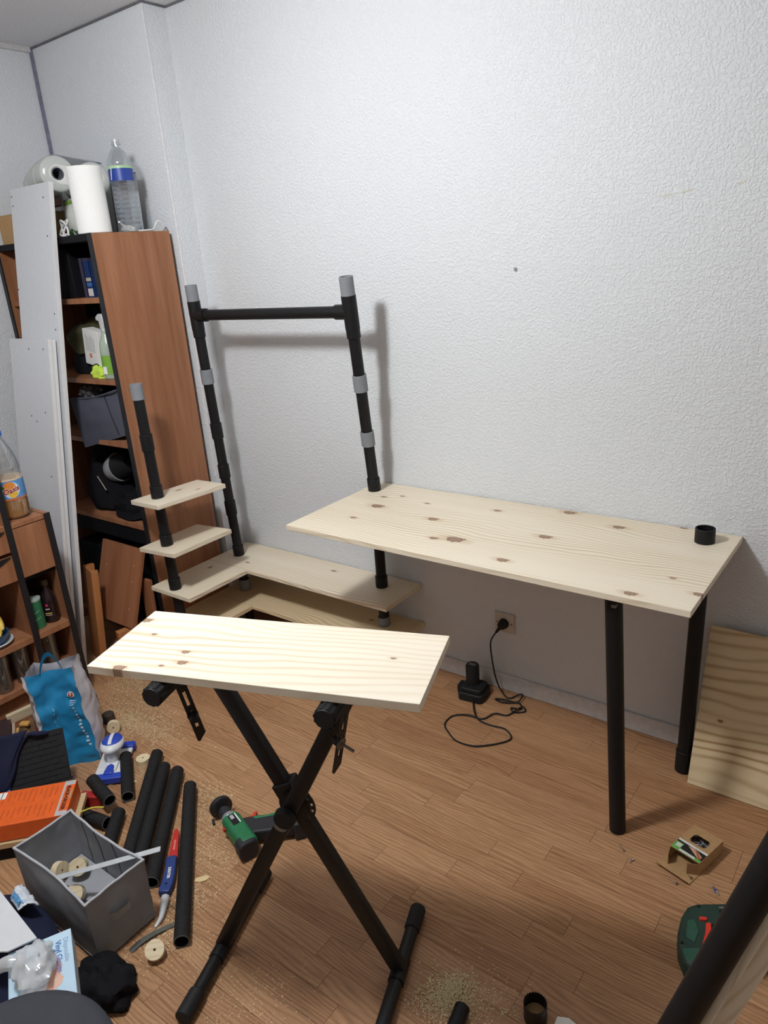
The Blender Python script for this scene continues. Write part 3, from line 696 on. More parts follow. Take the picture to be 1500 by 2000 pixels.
# loose cherry panels leaning in and before the bottom bay
mloose = cherry_mat('cherry_loose', base=(160, 108, 76), dark=(136, 86, 58))
T = TR(-2.762, -0.613, 0.164) @ Matrix.Rotation(-math.atan2(0.117, 0.328), 4, 'X')
t = thing('cherry_board', 'loose cherry wood panel leaning in front of the bottom bay of the bookcase', 'panel', T=T)
obj('panel_board', MB().box((-0.147, -0.016, 0.0), (0.147, 0.0, 0.348)), mloose, t, T=T, bevel=0.001)
for (px, pz) in ((-0.095, 0.24), (0.10, 0.27), (0.10, 0.20), (0.10, 0.08)):
    obj('dowel_hole', MB().cyl((px, -0.0168, pz), (px, -0.0155, pz), 0.004, None, 10), plain('dowel', (190, 146, 112), 0.7), t, T=T)
obj('added_dark_crate', MB().box((-3.22, -0.46, 0.071), (-2.86, -0.16, 0.42)), M['darkback'], label='added black crate darkening the bottom bay of the bookcase', cat='crate', bevel=0.006)  # added filler, its black stands in for the dark of the bottom bay
mtrim = cherry_mat('beech_trim', base=(186, 126, 78), dark=(168, 108, 62))
T = TR(-2.872, -0.690, 0) @ RZ(-0.25) @ Matrix.Rotation(-0.10, 4, 'X')
obj('corner_profile', MB().prism([(-0.03, 0.045), (-0.03, -0.0), (0.085, -0.0), (0.085, 0.03), (0.066, 0.03), (0.066, 0.018), (-0.012, 0.018), (-0.012, 0.045)], 0, 0.425), mtrim, T=T, bevel=0.001,
    label='upright cherry wood corner profile standing beside the white panels', cat='trim piece')
T = FR(V((-2.700, -0.665, 0.0)), V((0.2, 0.97, 0)))
obj('lying_plank', MB().box((0, -0.034, 0), (0.165, 0.0, 0.158)), mtrim, T=T, bevel=0.001, label='short cherry wood plank set on edge against the bookcase foot', cat='plank')
obj('narrow_panel', MB().box((-0.030, -0.009, 0), (0.030, 0.009, 0.36)), mloose, T=TR(-2.625, -0.53, 0) @ Matrix.Rotation(-0.04, 4, 'X'), bevel=0.001,
    label='narrow upright cherry wood strip by the bookcase front corner', cat='strip')

# ------------------------------------------------------------------ on top of the bookcase
t = thing('paper_towel_roll', 'white paper towel roll standing on top of the bookcase', 'paper roll', (-2.655, -0.418, BZ))
TB = TR(-2.655, -0.418, BZ+0.001)
mpaper = plain('paper_towel', (236, 236, 234), 0.9, var=0.03, nscale=260, bump=0.5)
obj('paper', MB().pipe((0, 0, 0), (0, 0, 0.232), 0.062, 0.021, 40), mpaper, t, T=TB, bevel=0.003)
obj('cardboard_core', MB().pipe((0, 0, 0.0005), (0, 0, 0.2315), 0.0207, 0.0195, 24), M['card'], t, T=TB)
def bottle_prof(h, r, ribs, z0, z1, neck=0.0145):
    p = [(0.0, 0.006), (r*0.75, 0.0), (r*0.97, 0.012)]
    n = ribs*4
    for i in range(n+1):
        z_ = z0 + (z1-z0)*i/n; p.append((r*(1-0.055*(1-math.cos(2*PI*ribs*i/n))), z_))
    return p
mpet = clear_mat('clear_pet', (0.86, 0.89, 0.91), 0.22, 0.07, 0.02)
t = thing('water_bottle', 'empty clear water bottle with blue label on top of the bookcase', 'bottle', (-2.650, -0.262, BZ))
TB = TR(-2.650, -0.262, BZ+0.0005) @ RZ(-0.9)
pr = bottle_prof(0.3, 0.046, 9, 0.02, 0.178) + [(0.046, 0.184), (0.0455, 0.240), (0.047, 0.246), (0.045, 0.256), (0.028, 0.290), (0.015, 0.306), (0.0135, 0.308), (0.0135, 0.318), (0.0165, 0.318), (0.0165, 0.322), (0.0135, 0.323), (0.0135, 0.332)]
obj('bottle_body', MB().lathe(pr, 32, wob=lambda th, z_: 1+0.05*math.sin(3*th+z_*22)*max(0, 0.19-z_)/0.19), mpet, t, T=TB)
obj('neck_ring', MB().pipe((0, 0, 0.314), (0, 0, 0.3175), 0.0175, 0.0135, 24).pipe((0, 0, 0.320), (0, 0, 0.332), 0.0140, 0.0120, 24), clear_mat('neck_pet', (0.75, 0.77, 0.78), 0.25, 0.1, 0.35), t, T=TB)
lb = obj('label_band', MB().lathe([(0.0463, 0.186), (0.0463, 0.238)], 40), plain('cobalt_label', (38, 66, 150), 0.4), t, T=TB)
obj('label_stripe', MB().lathe([(0.0466, 0.229), (0.0466, 0.238)], 40), plain('pale_green_stripe', (168, 205, 160), 0.4), lb, T=TB)
def bend(mb, r, T=None):
    """wrap flat lettering (x, y) round a cylinder of radius r facing -y"""
    mb.v = [((r+p[2])*math.sin(p[0]/r), -(r+p[2])*math.cos(p[0]/r), p[1]) for p in mb.v]; return mb
for k, (x_, w_) in enumerate(((-0.025, 0.004), (0.006, 0.006), (0.034, 0.004))):
    mb = MB().grid(lambda u, v: (x_+w_*u-0.008*(1-v), 0.190+0.040*v, 0.0006), 2, 8)
    obj('label_mark', bend(mb, 0.0464), M['paper'], lb, T=TB @ RZ(0.9-0.6))
for k in range(5):
    mb = MB().grid(lambda u, v: (-0.020+0.022*u, 0.196+0.0065*k+0.0016*v, 0.0006), 6, 1)
    obj('label_line', bend(mb, 0.0464), plain('label_lightblue', (120, 160, 210), 0.5), lb, T=TB @ RZ(0.9-0.6))
# film-wrapped toilet rolls
t = thing('toilet_roll_pack', 'film-wrapped pack of toilet rolls lying on top of the bookcase', 'toilet paper', (-3.06, -0.32, BZ))
mroll = plain('toilet_paper', (222, 222, 216), 0.9, var=0.04, nscale=120, bump=0.3)
AX = V((0.965, -0.26, 0)).normalized(); PX = V((0.26, 0.965, 0)).normalized()
E0 = V((-2.868, -0.392, BZ+0.236)); RR = 0.066
for (back, side, dz) in ((0, 0, 0), (0.112, 0, -0.002), (0.224, 0, -0.03), (0, 0.135, -0.022), (0.112, 0.135, -0.024)):
    c = E0 - AX*(0.054+back) + PX*side + V((0, 0, dz))
    T = FR(c, AX) @ Matrix.Rotation(PI/2, 4, 'Y')
    rl = obj('roll', MB().pipe((0, 0, -0.053), (0, 0, 0.053), RR, 0.022, 32), mroll, t, T=T, bevel=0.007)
    obj('roll_core', MB().pipe((0, 0, -0.0525), (0, 0, 0.0525), 0.0218, 0.0205, 20), plain('grey_core', (110, 114, 122), 0.8), rl, T=T)
mfilm = clear_mat('wrap_film', (0.88, 0.90, 0.90), 0.13, 0.16, 0.16)
mb = MB(); n = 26; rings = []
for k, (d, sc_, dz) in enumerate(((0.006, 0.55, 0), (0.005, 0.98, 0), (-0.01, 1.05, 0), (-0.12, 1.06, -0.001), (-0.22, 1.07, -0.012), (-0.30, 1.02, -0.03), (-0.345, 0.75, -0.04), (-0.37, 0.3, -0.045))):
    for i in range(n):
        th = 2*PI*i/n; c_, s_ = math.cos(th), math.sin(th)
        px = (RR*c_*sc_) + (0.135 if c_ > 0 else 0)
        p = E0 + AX*d + PX*px + V((0, 0, RR*s_*sc_ + dz - (0.022 if c_ > 0 else 0)))
        j = 0.006*noise.noise(p*28); rings.append(p + V((j, j, j)))
mb.add(rings, [(k*n+i, k*n+(i+1) % n, (k+1)*n+(i+1) % n, (k+1)*n+i) for k in range(7) for i in range(n)])
obj('film_wrap', mb, mfilm, t, smooth=80)
mb = MB().grid(lambda u, v: tuple(E0 + AX*(0.0-0.20*v) + PX*(-0.01+0.19*u) + V((0, 0, RR*1.03-0.030*u+0.004*noise.noise(V((u*4, v*6, 3)))))), 10, 6)
obj('printed_band', mb, plain('film_blue', (118, 138, 182), 0.4), t, smooth=80)
# green and white pouch, brown box under the pack
t = thing('pouch', 'white and green plastic pouch standing on the bookcase behind the paper towel', 'pouch', (-2.90, -0.33, BZ))
T = TR(-2.905, -0.33, BZ+0.001) @ RZ(-0.1)
mpouch = plain('pouch_white', (222, 224, 216), 0.35, var=0.05)
def pouch(y0, sgn):
    return lambda u, v: (-0.085+0.17*u, y0+sgn*0.038*math.sin(PI*u)*math.sin(PI*min(1, v*0.85+0.12)), 0.150*v)
obj('pouch_body', MB().grid(pouch(0, -1), 14, 12).grid(pouch(0, 1), 14, 12), mpouch, t, T=T, smooth=70)
obj('green_header', MB().grid(lambda u, v: (-0.085+0.17*u, -0.0405*math.sin(PI*u)*math.sin(PI*min(1, (0.85+0.1*v)*0.85+0.12))-0.001, 0.127+0.015*v), 14, 2), plain('leaf_green', (134, 172, 70), 0.4), t, T=T, smooth=70)
obj('green_foot', MB().grid(lambda u, v: (-0.085+0.17*u, -0.0415*math.sin(PI*u)*math.sin(PI*min(1, (0.2*v)*0.85+0.12))-0.001, 0.005+0.025*v+0.006*math.sin(u*25)), 20, 2), plain('dark_leaf_green', (74, 112, 66), 0.5), t, T=T, smooth=70)
obj('cocoa_packet', MB().prism([(-0.05, 0), (0.05, 0), (0.055, 0.03), (-0.045, 0.035)], -0.05, 0.05), plain('brown_packet', (112, 78, 62), 0.6), T=TR(-3.0, -0.40, BZ+0.125) @ Matrix.Rotation(PI/2, 4, 'X'), bevel=0.004,
    label='small brown packet squeezed under the toilet roll pack', cat='packet')
obj('supply_carton', MB().box((-3.28, -0.46, BZ), (-3.03, -0.17, BZ+0.115)), M['card'], label='low brown carton supporting the toilet roll pack', cat='box', bevel=0.002)
# picture-like slanted board behind the bottle
T = TR(-2.735, -0.20, BZ) @ RZ(-0.5) @ Matrix.Rotation(0.20, 4, 'Y')
t = thing('slanted_frame', 'thin white board with dark edge leaning behind the water bottle', 'board', T=T)
obj('board_face', MB().box((-0.004, -0.05, 0), (0.004, 0.05, 0.225)), M['white'], t, T=T)
obj('dark_edge', MB().box((-0.007, -0.053, 0), (-0.004, 0.05, 0.228)), M['blackedge'], t, T=T)
mcab = plain('white_cable', (216, 216, 214), 0.5)
zc = BZ+0.006
obj('white_cable', MB().sweep(catmull([(-2.80, -0.462, zc), (-2.83, -0.445, zc+0.03), (-2.815, -0.455, zc+0.055), (-2.775, -0.460, zc+0.035), (-2.76, -0.468, zc), (-2.80, -0.472, zc), (-2.84, -0.45, zc+0.012), (-2.80, -0.45, zc+0.045), (-2.755, -0.462, zc+0.05), (-2.79, -0.467, zc+0.008), (-2.745, -0.475, zc)], 6), 0.0042, 8), mcab,
    label='coiled white cable on the bookcase top left of the paper towel', cat='cable', smooth=60)
obj('white_cable', MB().sweep(catmull([(-2.585, -0.355, zc+0.03), (-2.60, -0.33, zc+0.02), (-2.612, -0.285, zc), (-2.60, -0.21, zc), (-2.600, -0.19, zc+0.004), (-2.592, -0.175, zc+0.030), (-2.588, -0.160, zc+0.028), (-2.59, -0.15, zc+0.002), (-2.60, -0.145, zc)], 6), 0.0036, 8), mcab,
    label='white cable end curling up by the bookcase back right of the bottle', cat='cable', smooth=60)
obj('clear_film_scrap', blob(MB(), (-2.607, -0.300, BZ+0.008), (0.035, 0.03, 0.018), 31, 0.5, 3.2, 18, 10), clear_mat('bright_film', (0.9, 0.9, 0.9), 0.25, 0.15, 0.25), label='crumpled clear film at the foot of the water bottle', cat='wrapping')

# ================================================================== white panels
def panel(name, xr, w, h, yb, yt, ztop, th, label, holes, group=None):
    """right edge at xr, bottom front edge at yb on the floor, leaning back to yt at height ztop"""
    a = math.atan2(yt-yb, ztop); T = TR(xr-w/2, yb, 0) @ Matrix.Rotation(-a, 4, 'X')
    t = thing(name, label, 'panel', T=T, group=group)
    obj('panel_face', MB().box((-w/2, 0, 0.001), (w/2, th, h)), M['white'], t, T=T, bevel=0.0006)
    obj('edge_band', MB().box((w/2, 0.0003, 0.001), (w/2+0.001, th-0.0003, h)), M['whiteedge'], t, T=T)
    for (hx, hz) in holes:
        obj('screw_hole', MB().cyl((hx, -0.0006, hz), (hx, 0.001, hz), 0.0035, None, 8), M['hole'], t, T=T)
panel('melamine_board', -2.792, 0.290, 1.982, -0.795, -0.5165, 1.76, 0.018, 'tall white melamine panel leaning on the bookcase front', ((-0.135, 1.955), (-0.13, 1.92), (0.10, 1.93), (0.11, 1.79), (-0.14, 1.60), (0.12, 1.44), (0.12, 1.50)))
panel('melamine_board', -2.808, 0.300, 1.410, -0.838, -0.614, 1.40, 0.015, 'shorter white panel at the front of the leaning white panels', ((0.0, 1.37), (0.11, 1.37), (-0.02, 1.10), (0.09, 1.12), (0.02, 1.08), (0.10, 0.86)))
panel('melamine_board', -2.809, 0.298, 1.405, -0.8205, -0.5975, 1.40, 0.015, 'shorter white panel sandwiched between the front and the tall white panel', ())

# ================================================================== low cabinet with drawers at the far left
CX, CB = -2.600, -2.945
cb = thing('low_cabinet', 'low cherry wood cabinet with black post edges at the left border', 'cabinet', (-2.77, -1.2, 0))
def bxs(lo, hi): return MB().box(lo, hi)
for y0, h in ((-0.893, 0.790), (-1.042, 1.25), (-1.60, 1.25)):
    p = obj('upright', bxs((CB, y0, 0), (CX-0.004, y0+0.018, h)), M['cherry'], cb)
    obj('edge_band', bxs((CX-0.004, y0-0.003, 0), (CX+0.002, y0+0.019, h+0.001)), M['blackedge'], p)
for ya, yb2 in ((-1.024, -0.893), (-1.582, -1.042)):
    obj('top_board', bxs((CB, ya, 0.772), (CX-0.006, yb2, 0.787)), M['cherryy'], cb)
    for zt in (0.343, 0.165):
        obj('shelf', bxs((CB, ya, zt-0.022), (CX-0.006, yb2, zt)), M['cherryy'], cb)
    obj('plinth', bxs((CX-0.05, ya, 0.0), (CX-0.035, yb2, 0.130)), M['cherryy'], cb)
    obj('back_panel', bxs((CB, ya, 0.13), (CB+0.006, yb2, 0.772)), M['darkback'], cb)
obj('flap_door', bxs((CX-0.018, -1.022, 0.578), (CX-0.004, -0.895, 0.768)), M['cherryy'], cb, bevel=0.001)
for z0, z1 in ((0.690, 0.770), (0.578, 0.674)):
    d = obj('drawer', bxs((CX-0.018, -1.580, z0), (CX-0.004, -1.044, z1)), M['cherryy'], cb, bevel=0.001)
    obj('grip', MB().prism([(x*0.10-1.15, 0.03*(x*x)-0.03) for x in [i/6-1 for i in range(13)]] , -0.003, 0.003, TR(CX-0.003, 0, z1+0.0) @ Matrix.Rotation(PI/2, 4, 'Z') @ Matrix.Rotation(PI/2, 4, 'X')), M['blackedge'], d)
obj('divider_shelf', bxs((CB, -1.024, 0.56), (CX-0.02, -0.893, 0.575)), M['darkback'], cb)
# juice bottle on the cabinet
t = thing('juice_bottle', 'big plastic juice bottle with blue cap and orange label on the low cabinet', 'bottle', (-2.690, -0.955, 0.788))
TB = TR(-2.690, -0.955, 0.788)
def sq_wob(th, z_): return 1 + 0.035*math.cos(4*th) if z_ < 0.2 else 1.0
obj('bottle_body', MB().lathe([(0.0, 0.006), (0.044, 0.0), (0.054, 0.010), (0.055, 0.065), (0.0535, 0.072), (0.0535, 0.152), (0.055, 0.16), (0.053, 0.175), (0.055, 0.19), (0.053, 0.205), (0.051, 0.22), (0.040, 0.255), (0.024, 0.287), (0.0185, 0.297), (0.0185, 0.312)], 36),
    mpet, t, T=TB)
obj('juice', MB().lathe([(0.0, 0.008), (0.043, 0.003), (0.0525, 0.012), (0.0535, 0.064), (0.052, 0.072), (0.0, 0.072)], 32), plain('orange_juice', (178, 122, 52), 0.25, var=0.1), t, T=TB)
obj('bottle_cap', MB().cyl((0, 0, 0.306), (0, 0, 0.326), 0.0205, 0.0195, 28), plain('blue_cap', (40, 110, 205), 0.4), t, T=TB, bevel=0.002)
ang = math.atan2(-2.158+0.955, 0+2.690)          # label turned to the room
LT = TB @ RZ(ang + PI/2 + 0.10)
lb = obj('label_band', MB().lathe([(0.0541, 0.076), (0.0541, 0.150)], 44), plain('sky_blue_label', (92, 150, 208), 0.45, var=0.12, nscale=60), t, T=LT)
for z0, z1, c in ((0.074, 0.081, (206, 112, 58)), (0.147, 0.153, (226, 196, 166))):
    obj('label_edge', MB().lathe([(0.0544, z0), (0.0544, z1)], 44), plain('edge_%d_%d_%d' % c, c, 0.5), lb, T=LT)
def disc_on(r, cx, cz, rr, name, c, lift, sy=1.0):
    mb = MB(); n = 24
    for k in range(4):
        pass
    vs = [(cx, cz, lift)] ; fs = []
    for k in range(1, 5):
        for i in range(n): vs.append((cx+rr*k/4*math.cos(2*PI*i/n), cz+sy*rr*k/4*math.sin(2*PI*i/n), lift))
    for i in range(n): fs.append((0, 1+i, 1+(i+1) % n))
    for k in range(3):
        for i in range(n): fs.append((1+k*n+i, 1+(k+1)*n+i, 1+(k+1)*n+(i+1) % n, 1+k*n+(i+1) % n))
    mb.add(vs, fs); return obj(name, bend(mb, r), c, lb, T=LT)
disc_on(0.0541, 0.000, 0.113, 0.030, 'halo', plain('pale_halo', (206, 220, 232), 0.5), 0.0004)
disc_on(0.0541, -0.004, 0.122, 0.022, 'orange_fruit', plain('orange_fruit', (222, 138, 60), 0.5, var=0.2, nscale=200), 0.0007)
disc_on(0.0541, 0.004, 0.099, 0.016, 'lemon_fruit', plain('lemon_fruit', (228, 186, 70), 0.5, var=0.2, nscale=200), 0.0009)
disc_on(0.0541, -0.030, 0.124, 0.010, 'leaf', plain('leaf', (70, 120, 60), 0.5), 0.001, 0.6)
tm = text_mb('Oasis', 0.026, 0.0002, 'CENTER', 0.0006)
tm.v = [(p[0]*0.95+0.0, p[1]+0.104+p[0]*0.22, p[2]+0.0014) for p in tm.v]
hl = text_mb('Oasis', 0.026, 0.0001, 'CENTER', 0.0022)
hl.v = [(p[0]*0.95+0.0, p[1]+0.104+p[0]*0.22, p[2]+0.0011) for p in hl.v]
obj('lettering_outline', bend(hl, 0.0541), plain('letter_white', (238, 226, 214), 0.5), lb, T=LT)
obj('lettering', bend(tm, 0.0541), plain('letter_red', (150, 22, 40), 0.5), lb, T=LT)
# things on the cabinet's open shelves
TC = TR(-2.668, -0.985, 0.3435)
t = thing('tin_can', 'green round tin with grey lid on the low cabinet shelf', 'tin', (-2.668, -0.985, 0.3435))
obj('can_body', MB().cyl((0, 0, 0), (0, 0, 0.112), 0.028, None, 28), plain('tin_green', (46, 112, 76), 0.4, var=0.2, nscale=25), t, T=TC)
obj('can_lid', MB().cyl((0, 0, 0.112), (0, 0, 0.121), 0.029, None, 28), plain('tin_lid', (168, 182, 176), 0.35), t, T=TC, bevel=0.001)
for k in range(2):
    obj('swoosh', bend(MB().grid(lambda u, v: (-0.02+0.05*u, 0.03+0.028*k+0.016*u*u+0.003*v, 0.0003), 10, 1), 0.0281), plain('tin_swoosh', (150, 190, 165), 0.5), t, T=TC @ RZ(0.6))
TC = TR(-2.668, -0.926, 0.3435)
t = thing('dark_bottle', 'dark glass bottle with a small label beside the green tin', 'bottle', (-2.668, -0.926, 0.3435))
obj('bottle_glass', MB().lathe([(0.026, 0), (0.028, 0.004), (0.028, 0.095), (0.022, 0.118), (0.0125, 0.135), (0.0125, 0.160)], 24), plain('dark_glass', (36, 22, 26), 0.15, spec=0.6), t, T=TC)
obj('bottle_cap', MB().cyl((0, 0, 0.155), (0, 0, 0.176), 0.0145, 0.014, 20), plain('bronze_cap', (88, 72, 56), 0.4), t, T=TC)
for z0, z1, w_, c in ((0.072, 0.082, 0.010, (190, 50, 90)), (0.058, 0.063, 0.016, (214, 206, 206)), (0.040, 0.045, 0.026, (206, 180, 90)), (0.033, 0.036, 0.026, (196, 176, 190))):
    obj('label_mark', bend(MB().grid(lambda u, v: (-w_/2+w_*u, z0+(z1-z0)*v, 0.0004), 6, 1), 0.0281), plain('mk_%d_%d_%d' % c, c, 0.5), t, T=TC @ RZ(0.75))
obj('olive_jar', MB().lathe([(0.02, 0), (0.021, 0.08), (0.012, 0.10), (0.012, 0.125), (0, 0.125)], 20), plain('olive_glass', (66, 82, 44), 0.2), T=TR(-2.745, -0.965, 0.3435), label='olive green jar behind the tin on the low cabinet shelf', cat='jar')
mglass = clear_mat('drinking_glass', (0.78, 0.76, 0.74), 0.16, 0.05, 0.03)
def tumbler(x, y, label):
    o = obj('tumbler', MB().lathe([(0.0, 0.004), (0.026, 0.0), (0.028, 0.004), (0.031, 0.10), (0.034, 0.112), (0.035, 0.150), (0.0325, 0.150), (0.0315, 0.114), (0.0285, 0.101), (0.0255, 0.010), (0.0, 0.010)], 28), mglass, T=TR(x, y, 0.1655),
            label=label, cat='glass', group='tumblers on the low cabinet shelf')
for x, y, l in ((-2.668, -0.968, 'clear tumbler in the right bay of the low cabinet'), (-2.655, -1.090, 'clear tumbler next to the black post in the left bay of the low cabinet'),
                (-2.645, -1.172, 'clear tumbler second from the black post in the left bay'), (-2.635, -1.250, 'clear tumbler at the picture edge in the left bay')):
    tumbler(x, y, l)
# plate of bananas
t = thing('fruit_plate', 'white plate with a blue bowl on the low cabinet shelf', 'plate', (-2.665, -1.165, 0.3435))
TC = TR(-2.672, -1.155, 0.3435)
obj('plate', MB().lathe([(0.0, 0.003), (0.045, 0.0), (0.060, 0.010), (0.066, 0.016), (0.064, 0.019), (0.042, 0.006), (0, 0.006)], 32), plain('plate_white', (206, 212, 216), 0.3), t, T=TC)
obj('bowl', MB().lathe([(0.0, 0.008), (0.032, 0.008), (0.05, 0.03), (0.057, 0.048), (0.054, 0.048), (0.045, 0.03), (0.0, 0.014)], 32), plain('bowl_blue', (40, 82, 122), 0.3), t, T=TC)
myel = plain('banana', (222, 190, 84), 0.5, var=0.12, nscale=30)
for k, (oy, oz, a) in enumerate(((0.0, 0.046, 0.0), (0.016, 0.062, 0.18))):
    pts = [V((0.045-0.10*u, oy-0.02+0.055*math.sin(u*2.2), oz+0.03*math.sin(u*PI))) for u in [i/10 for i in range(11)]]
    o = obj('banana', MB().sweep(pts, lambda u: 0.0045 if u < 0.06 else 0.015*math.sin(PI*(0.15+0.8*u))+0.002, 10), myel, T=TC @ RZ(0.5+a), smooth=60,
        label=('yellow banana lying lower in the blue bowl', 'yellow banana on top in the blue bowl')[k], cat='banana')
# ================================================================== shopping bag
n_ = V((0.83, -0.56, 0)).normalized(); t_ = V((0.56, 0.83, 0)).normalized()
BG = Matrix.Identity(4)
bo = V((-2.262, -1.235, 0))
for i in range(3): BG[i][0], BG[i][1], BG[i][2] = t_[i], n_[i], (0, 0, 1)[i]
BG.translation = bo
bag = thing('shopping_bag', 'blue and white woven plastic shopping bag standing on the floor', 'bag', T=BG)
def crump(p, amp=0.011):
    p = V(p); return p + V((noise.noise(p*16+V((3, 1, 7))), noise.noise(p*16+V((9, 4, 2))), 0))*amp + V((noise.noise(p*45), noise.noise(p*45+V((5, 5, 5))), 0))*amp*0.6
HB = 0.368; WB = 0.150; DB = 0.225
def bpt(x, y, z_):
    # narrows and sags upwards: the gusset folds in
    k = z_/HB
    x2 = x*(1-0.04*k) - 0.020*k; y2 = y*(1-0.25*k) - 0.028*k
    return x2, y2, z_
def front(u, v):
    x = WB*u; fold = -0.038*math.sin(PI*u)**1.5*(0.35+0.65*v)
    x2, y2, z_ = bpt(x, 0, HB*v*(1-0.035*math.sin(PI*u)+0.09*u*0)); return crump((x2, y2+fold, z_))
def side(xs, h1):
    def f(u, v):
        x2, y2, z_ = bpt(xs, -DB*u, HB*v*(1-h1*u)); bul = (0.030 if xs > 0 else -0.030)*math.sin(PI*u)*math.sin(PI*min(1, 0.15+v*0.8))
        return crump((x2+bul, y2, z_), 0.008)
    return f
mblue = fabric_mat('blue_woven_plastic', (36, 132, 182), 700, 0.3, 0.12); 
mwht = fabric_mat('white_woven_plastic', (206, 204, 212), 700, 0.3, 0.05)
for mm in (mblue, mwht):
    bs = mm.node_tree.nodes['Principled BSDF']; bs.inputs['Roughness'].default_value = 0.45; bs.inputs['Specular IOR Level'].default_value = 0.4
obj('blue_gusset', MB().grid(front, 16, 34), mblue, bag, T=BG, smooth=50)
obj('white_side', MB().grid(side(WB, 0.10), 18, 34), mwht, bag, T=BG, smooth=50)
obj('white_side', MB().grid(side(0.0, 0.10), 18, 34), mwht, bag, T=BG, smooth=50)
obj('back_gusset', MB().grid(lambda u, v: crump((WB*u-0.02*v, -DB+0.028*v*0.9+0.03*math.sin(PI*u), HB*v*0.9)), 12, 20), mwht, bag, T=BG, smooth=50)
obj('white_corner_strip', MB().grid(lambda u, v: tuple(V(crump(bpt(0.0-0.012*u, 0.003-0.01*u, HB*v)))), 2, 34), mwht, bag, T=BG, smooth=50)
obj('handle', MB().grid(lambda u, v: (0.020+0.075*u, -0.055-0.012*math.sin(PI*u)+0.006*v, HB-0.035+0.075*math.sin(PI*u)**0.7+0.020*v), 18, 2), mblue, bag, T=BG, smooth=60)
def on_front(mb, u0, v0, lift=0.003):
    """lay flat print onto the gusset; x and y in metres"""
    out = []
    for p in mb.v:
        u, v = u0+p[0]/WB, v0+p[1]/HB
        q = V(front(min(1, max(0, u)), min(1, max(0, v)))); out.append((q.x+0.001, q.y+lift+p[2], q.z))
    mb.v = out; return mb
c = MB(); nn = 24; c.add([(0, 0, 0)]+[(0.011*math.cos(2*PI*i/nn), 0.013*math.sin(2*PI*i/nn), 0) for i in range(nn)], [(0, 1+i, 1+(i+1) % nn) for i in range(nn)])
obj('round_logo', on_front(c, 0.80, 0.735), plain('logo_white', (232, 224, 218), 0.5), bag, T=BG)
tu = text_mb('U', 0.020, 0.0002, 'CENTER', 0.001); tu.v = [(p[0], p[1]-0.007, p[2]) for p in tu.v]
obj('logo_letter', on_front(tu, 0.80, 0.735, 0.0042), plain('logo_red', (196, 52, 40), 0.5), bag, T=BG)
for k in range(3):
    obj('small_print', on_front(MB().grid(lambda u, v: (-0.012+(0.026-0.004*k)*u, -0.006*k+0.002*v, 0), 6, 1), 0.80, 0.665), plain('print_pale', (190, 214, 226), 0.5), bag, T=BG)
for k in range(12):
    z_ = 0.60-0.037*k
    obj('side_print', on_front(MB().grid(lambda u, v: (-0.004+0.008*u, -0.004+0.0085*v, 0), 2, 2), 0.80+0.012*k*0.6, z_), plain('print_pale', (190, 214, 226), 0.5), bag, T=BG)
for k in range(9):
    obj('side_print', on_front(MB().grid(lambda u, v: (-0.0012+0.0024*u, -0.005+0.010*v, 0), 1, 2), 0.30, 0.62-0.045*k), plain('print_dim', (120, 184, 212), 0.5), bag, T=BG)
sd = side(WB, 0.10)
for (u0, v0, u1, v1) in ((0.70, 0.66, 0.80, 0.80), (0.60, 0.50, 0.72, 0.53), (0.66, 0.40, 0.72, 0.50)):
    obj('blue_stroke', MB().grid(lambda u, v: tuple(V(sd(u0+(u1-u0)*u, v0+(v1-v0)*v))+V((0.002, 0, 0))), 4, 6), plain('stroke_blue', (52, 72, 150), 0.5), bag, T=BG)
sd0 = side(0.0, 0.10)
obj('red_flag', MB().grid(lambda u, v: tuple(V(sd0(0.10+0.28*u, 0.30+0.14*v+0.10*u))+V((-0.002, 0, 0))), 6, 6), plain('flag_red', (182, 42, 52), 0.5), bag, T=BG)

# ================================================================== pine panel leaning under the desk end, tools on the floor
a_ = math.atan2(0.145, 0.478)
T = TR(0.0, -0.184, 0.002) @ Matrix.Rotation(PI/2 - a_, 4, 'X') @ TR(0, 0, -0.018)
obj('leaning_pine_board', MB().box((-0.446, 0, 0), (0.446, 0.500, 0.018)), pine_mat('pine_leaning_panel2', ((-0.38, 0.22, .008),), 9.3, light=(222, 203, 165), dark=(160, 122, 76), lines=1.2, period=0.036), T=T, bevel=0.0012,
    label='large pine board leaning on the wall right of the desk', cat='board')

# screw box
sb = thing('screw_box', 'small open cardboard box of screws lying on the floor', 'box', (-0.345, -0.45, 0))
K = V((-0.322, -0.527, 0)); ud = V((-0.081, 0.023, 0)).normalized(); vd = V((0.034, 0.115, 0)).normalized()
SB = FR(K, ud)      # x: along the open front to the left, y: towards the camera
LB_, DB_, HB_ = 0.084, 0.118, 0.040
sgn = -1
def wall(a, b, c, d): return MB().add([a, b, c, d], [(0, 1, 2, 3)])
bx = MB()
th = 0.0012
bx.box((0, -DB_, 0.0004), (LB_, 0, 0.0016)); bx.box((0, -DB_, 0), (th, 0, HB_)); bx.box((LB_-th, -DB_, 0), (LB_, 0, HB_)); bx.box((0, -DB_, 0), (LB_, -DB_+th, HB_))
obj('carton_body', bx, M['card'], sb, T=SB)
